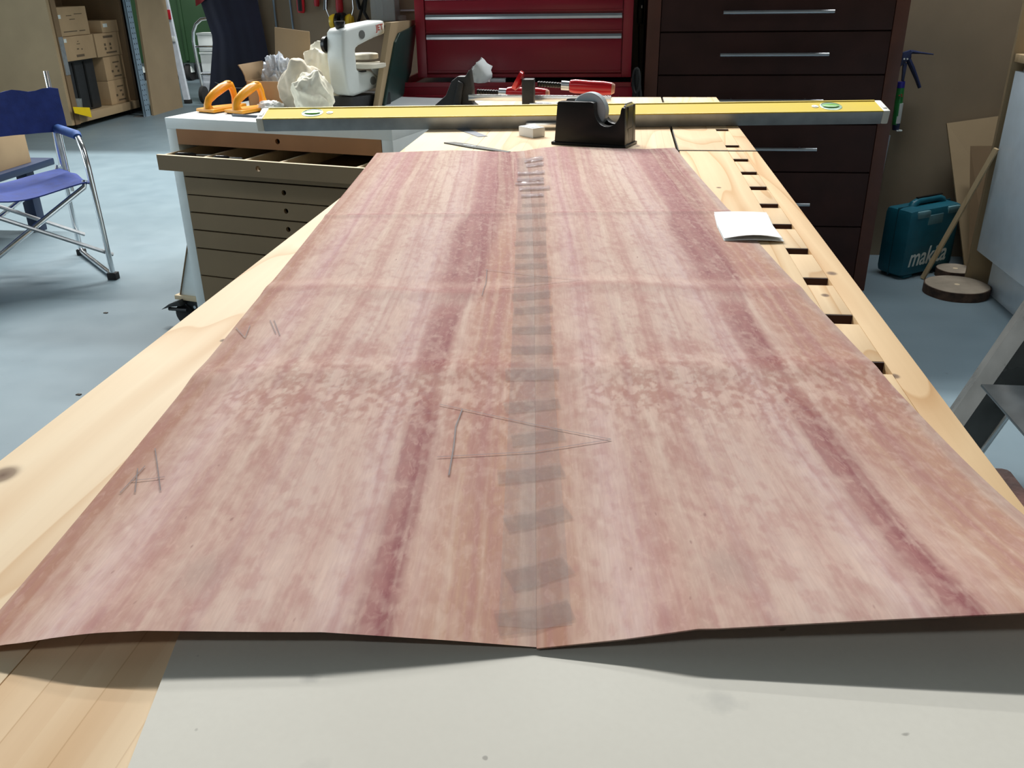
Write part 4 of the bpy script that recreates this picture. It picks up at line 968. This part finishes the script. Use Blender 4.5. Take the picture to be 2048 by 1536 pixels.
# ------------------------------------------------------------------ storage at the far left
su = thing('shelf_unit', 'tall wheeled MDF shelf unit open towards the room', 'shelving', (-5.0, 7.9, 0))
MB().b2(-6.2, -4.68, 7.27, 7.31, .045, 1.9).build('end_panel', MAT['mdf_tan'], su)
MB().b2(-6.2, -4.668, 7.31, 7.378, .045, 1.9).build('end_frame', MAT['mdf_brown'], su)
MB().b2(-5.25, -4.67, 7.345, 8.42, .05, .12, .002).build('bottom_board', MAT['mdf_tan'], su)
MB().b2(-5.25, -4.67, 8.375, 8.42, .12, 1.9).build('upright', MAT['mdf_brown'], su)
MB().b2(-5.25, -5.23, 7.345, 8.375, .12, 1.9).build('back_panel', MAT['mdf_brown'], su)
MB().b2(-5.25, -4.67, 7.345, 8.375, 1.35, 1.40).build('shelf_board', MAT['mdf_tan'], su)
MB().box((-4.666, 7.345, .60), (.006, .06, .30)).build('taped_patch', MAT['alu_dull'], su)
for x in (-5.2, -4.73):
    for y in (7.42, 8.33): MB().lathe([(.018, -.012), (.0225, -.01), (.0225, .01), (.018, .012)], (x, y, .0225), 'X', 14).build('caster', MAT['rubber'], su)
def carton(lab, x1, y0, y1, z0, z1, sticker=None, prints=()):
    t = thing('carton', lab, 'box', (x1-.15, (y0+y1)/2, z0), 0, 'cartons in the shelf unit')
    MB().b2(x1-.34, x1, y0, y1, z0, z1, .003).build('carton_body', MAT['card'], t)
    for (a, b, w_, h_) in prints: MB().box((x1+.0006, y0+a, z0+b), (.001, w_, h_)).build('printing', MAT['print'], t)
    if sticker: MB().box((x1+.001, y0+sticker[0], z0+sticker[1]), (.0015, sticker[2], sticker[3])).build('sticker', MAT['letter'], t)
carton('topmost carton of the left stack with a white sticker', -4.70, 7.385, 7.86, .747, .975, (.06, .155, .035, .03), [(.18, .035, .20, .008), (.36, .035, .09, .008), (.2, .16, .08, .006), (.24, .13, .08, .006), (.34, .17, .12, .006)])
carton('second carton of the left stack, with a white corner sticker', -4.69, 7.385, 7.87, .55, .744, (.055, .165, .038, .03), [(.24, .035, .12, .02), (.24, .13, .05, .006), (.24, .15, .02, .006), (.22, .09, .03, .01), (.28, .085, .02, .01)])
carton('small carton on top of the right stack with a pale sticker', -4.70, 8.06, 8.34, .745, .845, (.06, .06, .07, .03))
carton('upper large carton of the right stack, under the small one', -4.70, 7.91, 8.33, .545, .743, None, [(.22, .165, .16, .02), (.15, .10, .03, .022), (.24, .10, .03, .022), (.15, .065, .03, .022), (.24, .065, .03, .022), (.24, .03, .18, .015)])
carton('middle carton of the right stack with block printing', -4.71, 8.0, 8.34, .335, .543, None, [(.20, .15, .11, .012), (.2, .11, .04, .016), (.12, .075, .03, .02), (.22, .07, .03, .02), (.2, .03, .13, .014)])
carton('lowest carton of the right stack on the bottom board', -4.71, 8.0, 8.34, .122, .333, None, [(.20, .15, .11, .012), (.2, .11, .04, .016), (.12, .075, .03, .02), (.22, .07, .03, .02), (.2, .03, .13, .014)])
eq = thing('black_case', 'black equipment case under the cartons at the left of the shelf unit', 'case', (-4.9, 7.6, .12))
MB().b2(-5.1, -4.74, 7.46, 7.88, .125, .547, .008).build('case_body', MAT['black_matt'], eq)
for y in (7.55, 7.72): MB().b2(-4.745, -4.732, y-.012, y+.012, .14, .53, .003).build('rib', MAT['black'], eq)
solo('plastic_tub', MB().lathe([(.03, 0), (.034, .005), (.042, .12), (.043, .125), (.038, .125)], (-4.69, 7.425, .122), 'Z', 24), MAT['clear'], 'round clear plastic tub at the left corner of the shelf bottom', 'tub')
solo('yellow_card', MB().prism([(7.27, .20), (7.50, .165), (7.475, .085), (7.26, .15)], lambda a, b, d: Vector((d-.2*(b-.1), a-.0, b)), -4.62, -4.616), MAT['yellow'], 'yellow card hanging over the edge of the shelf bottom', 'card', smooth=False)

rk = thing('racking_post', 'pale blue perforated steel racking post beside the shelf unit', 'racking', (-4.48, 8.15, 0))
m = MB().b2(-4.475, -4.45, 8.10, 8.105, 0, 2.3).b2(-4.455, -4.45, 8.10, 8.19, 0, 2.3).b2(-4.475, -4.45, 8.185, 8.19, 0, 2.3)
m.build('channel', MAT['rack_blue'], rk)
m = MB()
for i in range(34):
    for y in (8.125, 8.165): m.lathe([(.0065, 0), (.0065, .001)], (-4.4498, y+(.004 if i % 2 else -.004), .06+i*.045), 'X', 8)
tag(m.build('punched_hole', MAT['dark_hole'], rk), kind='stuff')
MB().b2(-4.56, -4.44, 8.06, 8.2, 0, .006).build('foot_plate', MAT['steel'], rk)
solo('mdf_sheet', MB().prism([(8.205, 0), (8.82, 0), (8.86, 1.9), (8.36, 1.9)], lambda a, b, d: Vector((d-.01*b, a, b)), -4.45, -4.43), mdf('mdf_sheet', (.27, .205, .125)), 'large plain MDF sheet leaning on the racking post', 'board', smooth=False)
solo('gap_shade_sheet', MB().b2(-5.25, -4.70, 8.56, 8.58, 0, 1.7, .002), MAT['black_matt'], 'dark sheet added as the shade between the shelf unit and the racking post', 'board')  # no real board: black sheet painted in for the shaded gap
ld = thing('aluminium_ladder', 'aluminium ladder with a red band leaning behind the MDF sheet', 'ladder', (-4.5, 9.1, 0))
for x0, x1, y in ((-4.60, -4.49, 9.1), (-4.86, -4.80, 9.35)):
    m = MB(); P0, P1 = Vector((x0+.09, y, .0)), Vector((x0-.03, y, 1.9))
    a = [m.bm.verts.new(P0+Vector((dx, dy, 0))) for dx, dy in ((-.028, -.02), (.028, -.02), (.028, .02), (-.028, .02))]; b = [m.bm.verts.new(P1+Vector((dx, dy, 0))) for dx, dy in ((-.028, -.02), (.028, -.02), (.028, .02), (-.028, .02))]
    m.bm.faces.new(a); m.bm.faces.new(b[::-1])
    for i in range(4): m.bm.faces.new((a[i], a[(i+1) % 4], b[(i+1) % 4], b[i]))
    m.build('stile', MAT['lightgrey'], ld)
    MB().box((x0+.095, y, .02), (.07, .05, .04), bev=.005).build('ladder_foot', MAT['rubber'], ld)
for k in range(5): MB().tube([(-4.53-.02*k, 9.1, .28+.3*k), (-4.79-.02*k, 9.35, .28+.3*k)], .016, 8).build('rung', MAT['lightgrey'], ld)
MB().box((-4.557, 9.077, .86), (.055, .008, .09), bev=.001).build('red_band', MAT['tool_red_matt'], ld)
MB().box((-4.543, 9.077, .63), (.035, .006, .05), bev=.001).build('warning_label', MAT['letter'], ld)

ht = thing('hand_truck', 'silver tube hand truck with pale boxes behind the apron', 'hand truck', (-4.25, 9.2, 0))
MB().tube([(-4.365, 9.2, .03), (-4.385, 9.2, .40), (-4.392, 9.2, .60), (-4.378, 9.2, .69), (-4.337, 9.2, .765), (-4.275, 9.2, .81), (-4.2, 9.2, .82), (-4.1, 9.2, .82), (-4.02, 9.2, .75), (-4.0, 9.2, .6), (-4.02, 9.2, .03)], .017, 12).build('tube_frame', MAT['alu'], ht)
for z in (.28, .55): MB().cyl((-4.38, 9.2, z), (-4.01, 9.2, z), .011, 10).build('cross_rail', MAT['alu'], ht)
MB().b2(-4.40, -4.02, 9.2, 9.42, .05, .062, .003).build('toe_plate', MAT['alu'], ht)
for x in (-4.33, -4.07): MB().lathe([(.06, -.02), (.085, -.018), (.085, .018), (.06, .02)], (x, 9.12, .085), 'X', 24).build('wheel', MAT['rubber'], ht)
for lab, x0, x1, z0, z1, mt in (('white box at the top of the hand truck load', -4.36, -4.10, .50, .68, 'white'), ('white box in the middle of the hand truck load', -4.36, -4.10, .30, .495, 'white'), ('grey crate at the bottom of the hand truck load', -4.37, -4.08, .064, .298, 'lightgrey')):
    b = thing('stacked_box', lab, 'box', ((x0+x1)/2, 9.1, z0), 0, 'boxes on the hand truck')
    MB().b2(x0, x1, 9.235, 9.40, z0, z1-.02, .003).build('box_body', MAT[mt], b)
    MB().b2(x0-.006, x1+.006, 9.229, 9.406, z1-.022, z1-.002, .002).build('box_rim', MAT[mt], b)
gn = thing('green_bin', 'large dark green wheeled bin far behind the ladder', 'bin', (-5.9, 11.7, 0))
MB().prism([(-6.5, .22), (-4.9, .22), (-4.8, 1.25), (-6.6, 1.25)], fxz, 11.3, 12.2, .02).build('bin_body', MAT['green'], gn)
MB().b2(-6.65, -4.75, 11.25, 12.25, 1.25, 1.31, .01).build('lid', MAT['green'], gn)
for x in (-5.95, -5.5, -5.1): MB().b2(x-.02, x+.02, 11.27, 11.31, .25, 1.24, .004).build('rib', MAT['green'], gn)
for x in (-6.2, -5.55, -5.1):
    MB().lathe([(.07, -.03), (.105, -.028), (.105, .028), (.07, .03)], (x, 11.4, .105), 'X', 20).build('wheel', MAT['rubber'], gn)
    MB().b2(x-.045, x+.045, 11.36, 11.44, .1, .22).build('wheel_fork', MAT['letter'], gn)

# ------------------------------------------------------------------ floor things beside the white cabinet
MB().b2(-.115, .0, .02, .18, .098, .114, .001).build('outrigger_board', MAT['mdf_edge'], cab, world=False)
MB().prism([(-.098, .114), (-.001, .114), (-.001, .37)], fxz, .035, .055).build('gusset', MAT['white'], cab, world=False)
MB().prism([(-.099, .1145), (-.0965, .1145), (-.0005, .365), (-.0015, .372)], fxz, .030, .12).build('gusset_edge', MAT['mdf_brown'], cab, world=False)
MB().prism([(-.105, .02), (-.01, .02), (-.003, .097), (-.108, .097)], fxz, .03, .11, .004).build('caster_bracket', MAT['black_matt'], cab, world=False)
MB().lathe([(.03, .022), (.041, .024), (.041, .045), (.03, .047)], (-.085, 0, .041), 'Y', 22).build('caster', MAT['rubber'], cab, world=False)
MB().prism([(-.07, .085), (-.08, .104), (-.125, .086), (-.165, .060), (-.12, .076)], fxz, -.005, .03, .001).build('brake_pedal', MAT['black_matt'], cab, world=False)
MB().cyl((-.14, .01, .062), (-.06, .012, .066), .007, 8).build('release_bar', MAT['black_matt'], cab, world=False)
for x in (-.075, -.035): MB().lathe([(.006, .024), (.006, .03)], (x, 0, .075), 'Y', 10).build('bolt', MAT['steel'], cab, world=False)
CHIPS = [(-1.93, 2.95, 'dark wood chip on the floor below the open drawer cabinet corner'), (-2.25, 2.75, 'dark wood chip on the floor in front of the chair foot'), (-1.62, 2.25, 'dark wood chip on the floor nearest the bench edge'), (-2.3, 4.9, 'dark wood chip on the floor behind the chair armrest')]
for i, (cx, cy, lab) in enumerate(CHIPS):
    solo('wood_chip', MB().prism([(-.008, -.003), (.007, -.005), (.009, .003), (-.004, .005)], lambda a, b, d: Vector((cx+a, cy+b, d)), 0, .003), MAT['floorchip'], lab, 'chip', 'chips scattered on the floor')
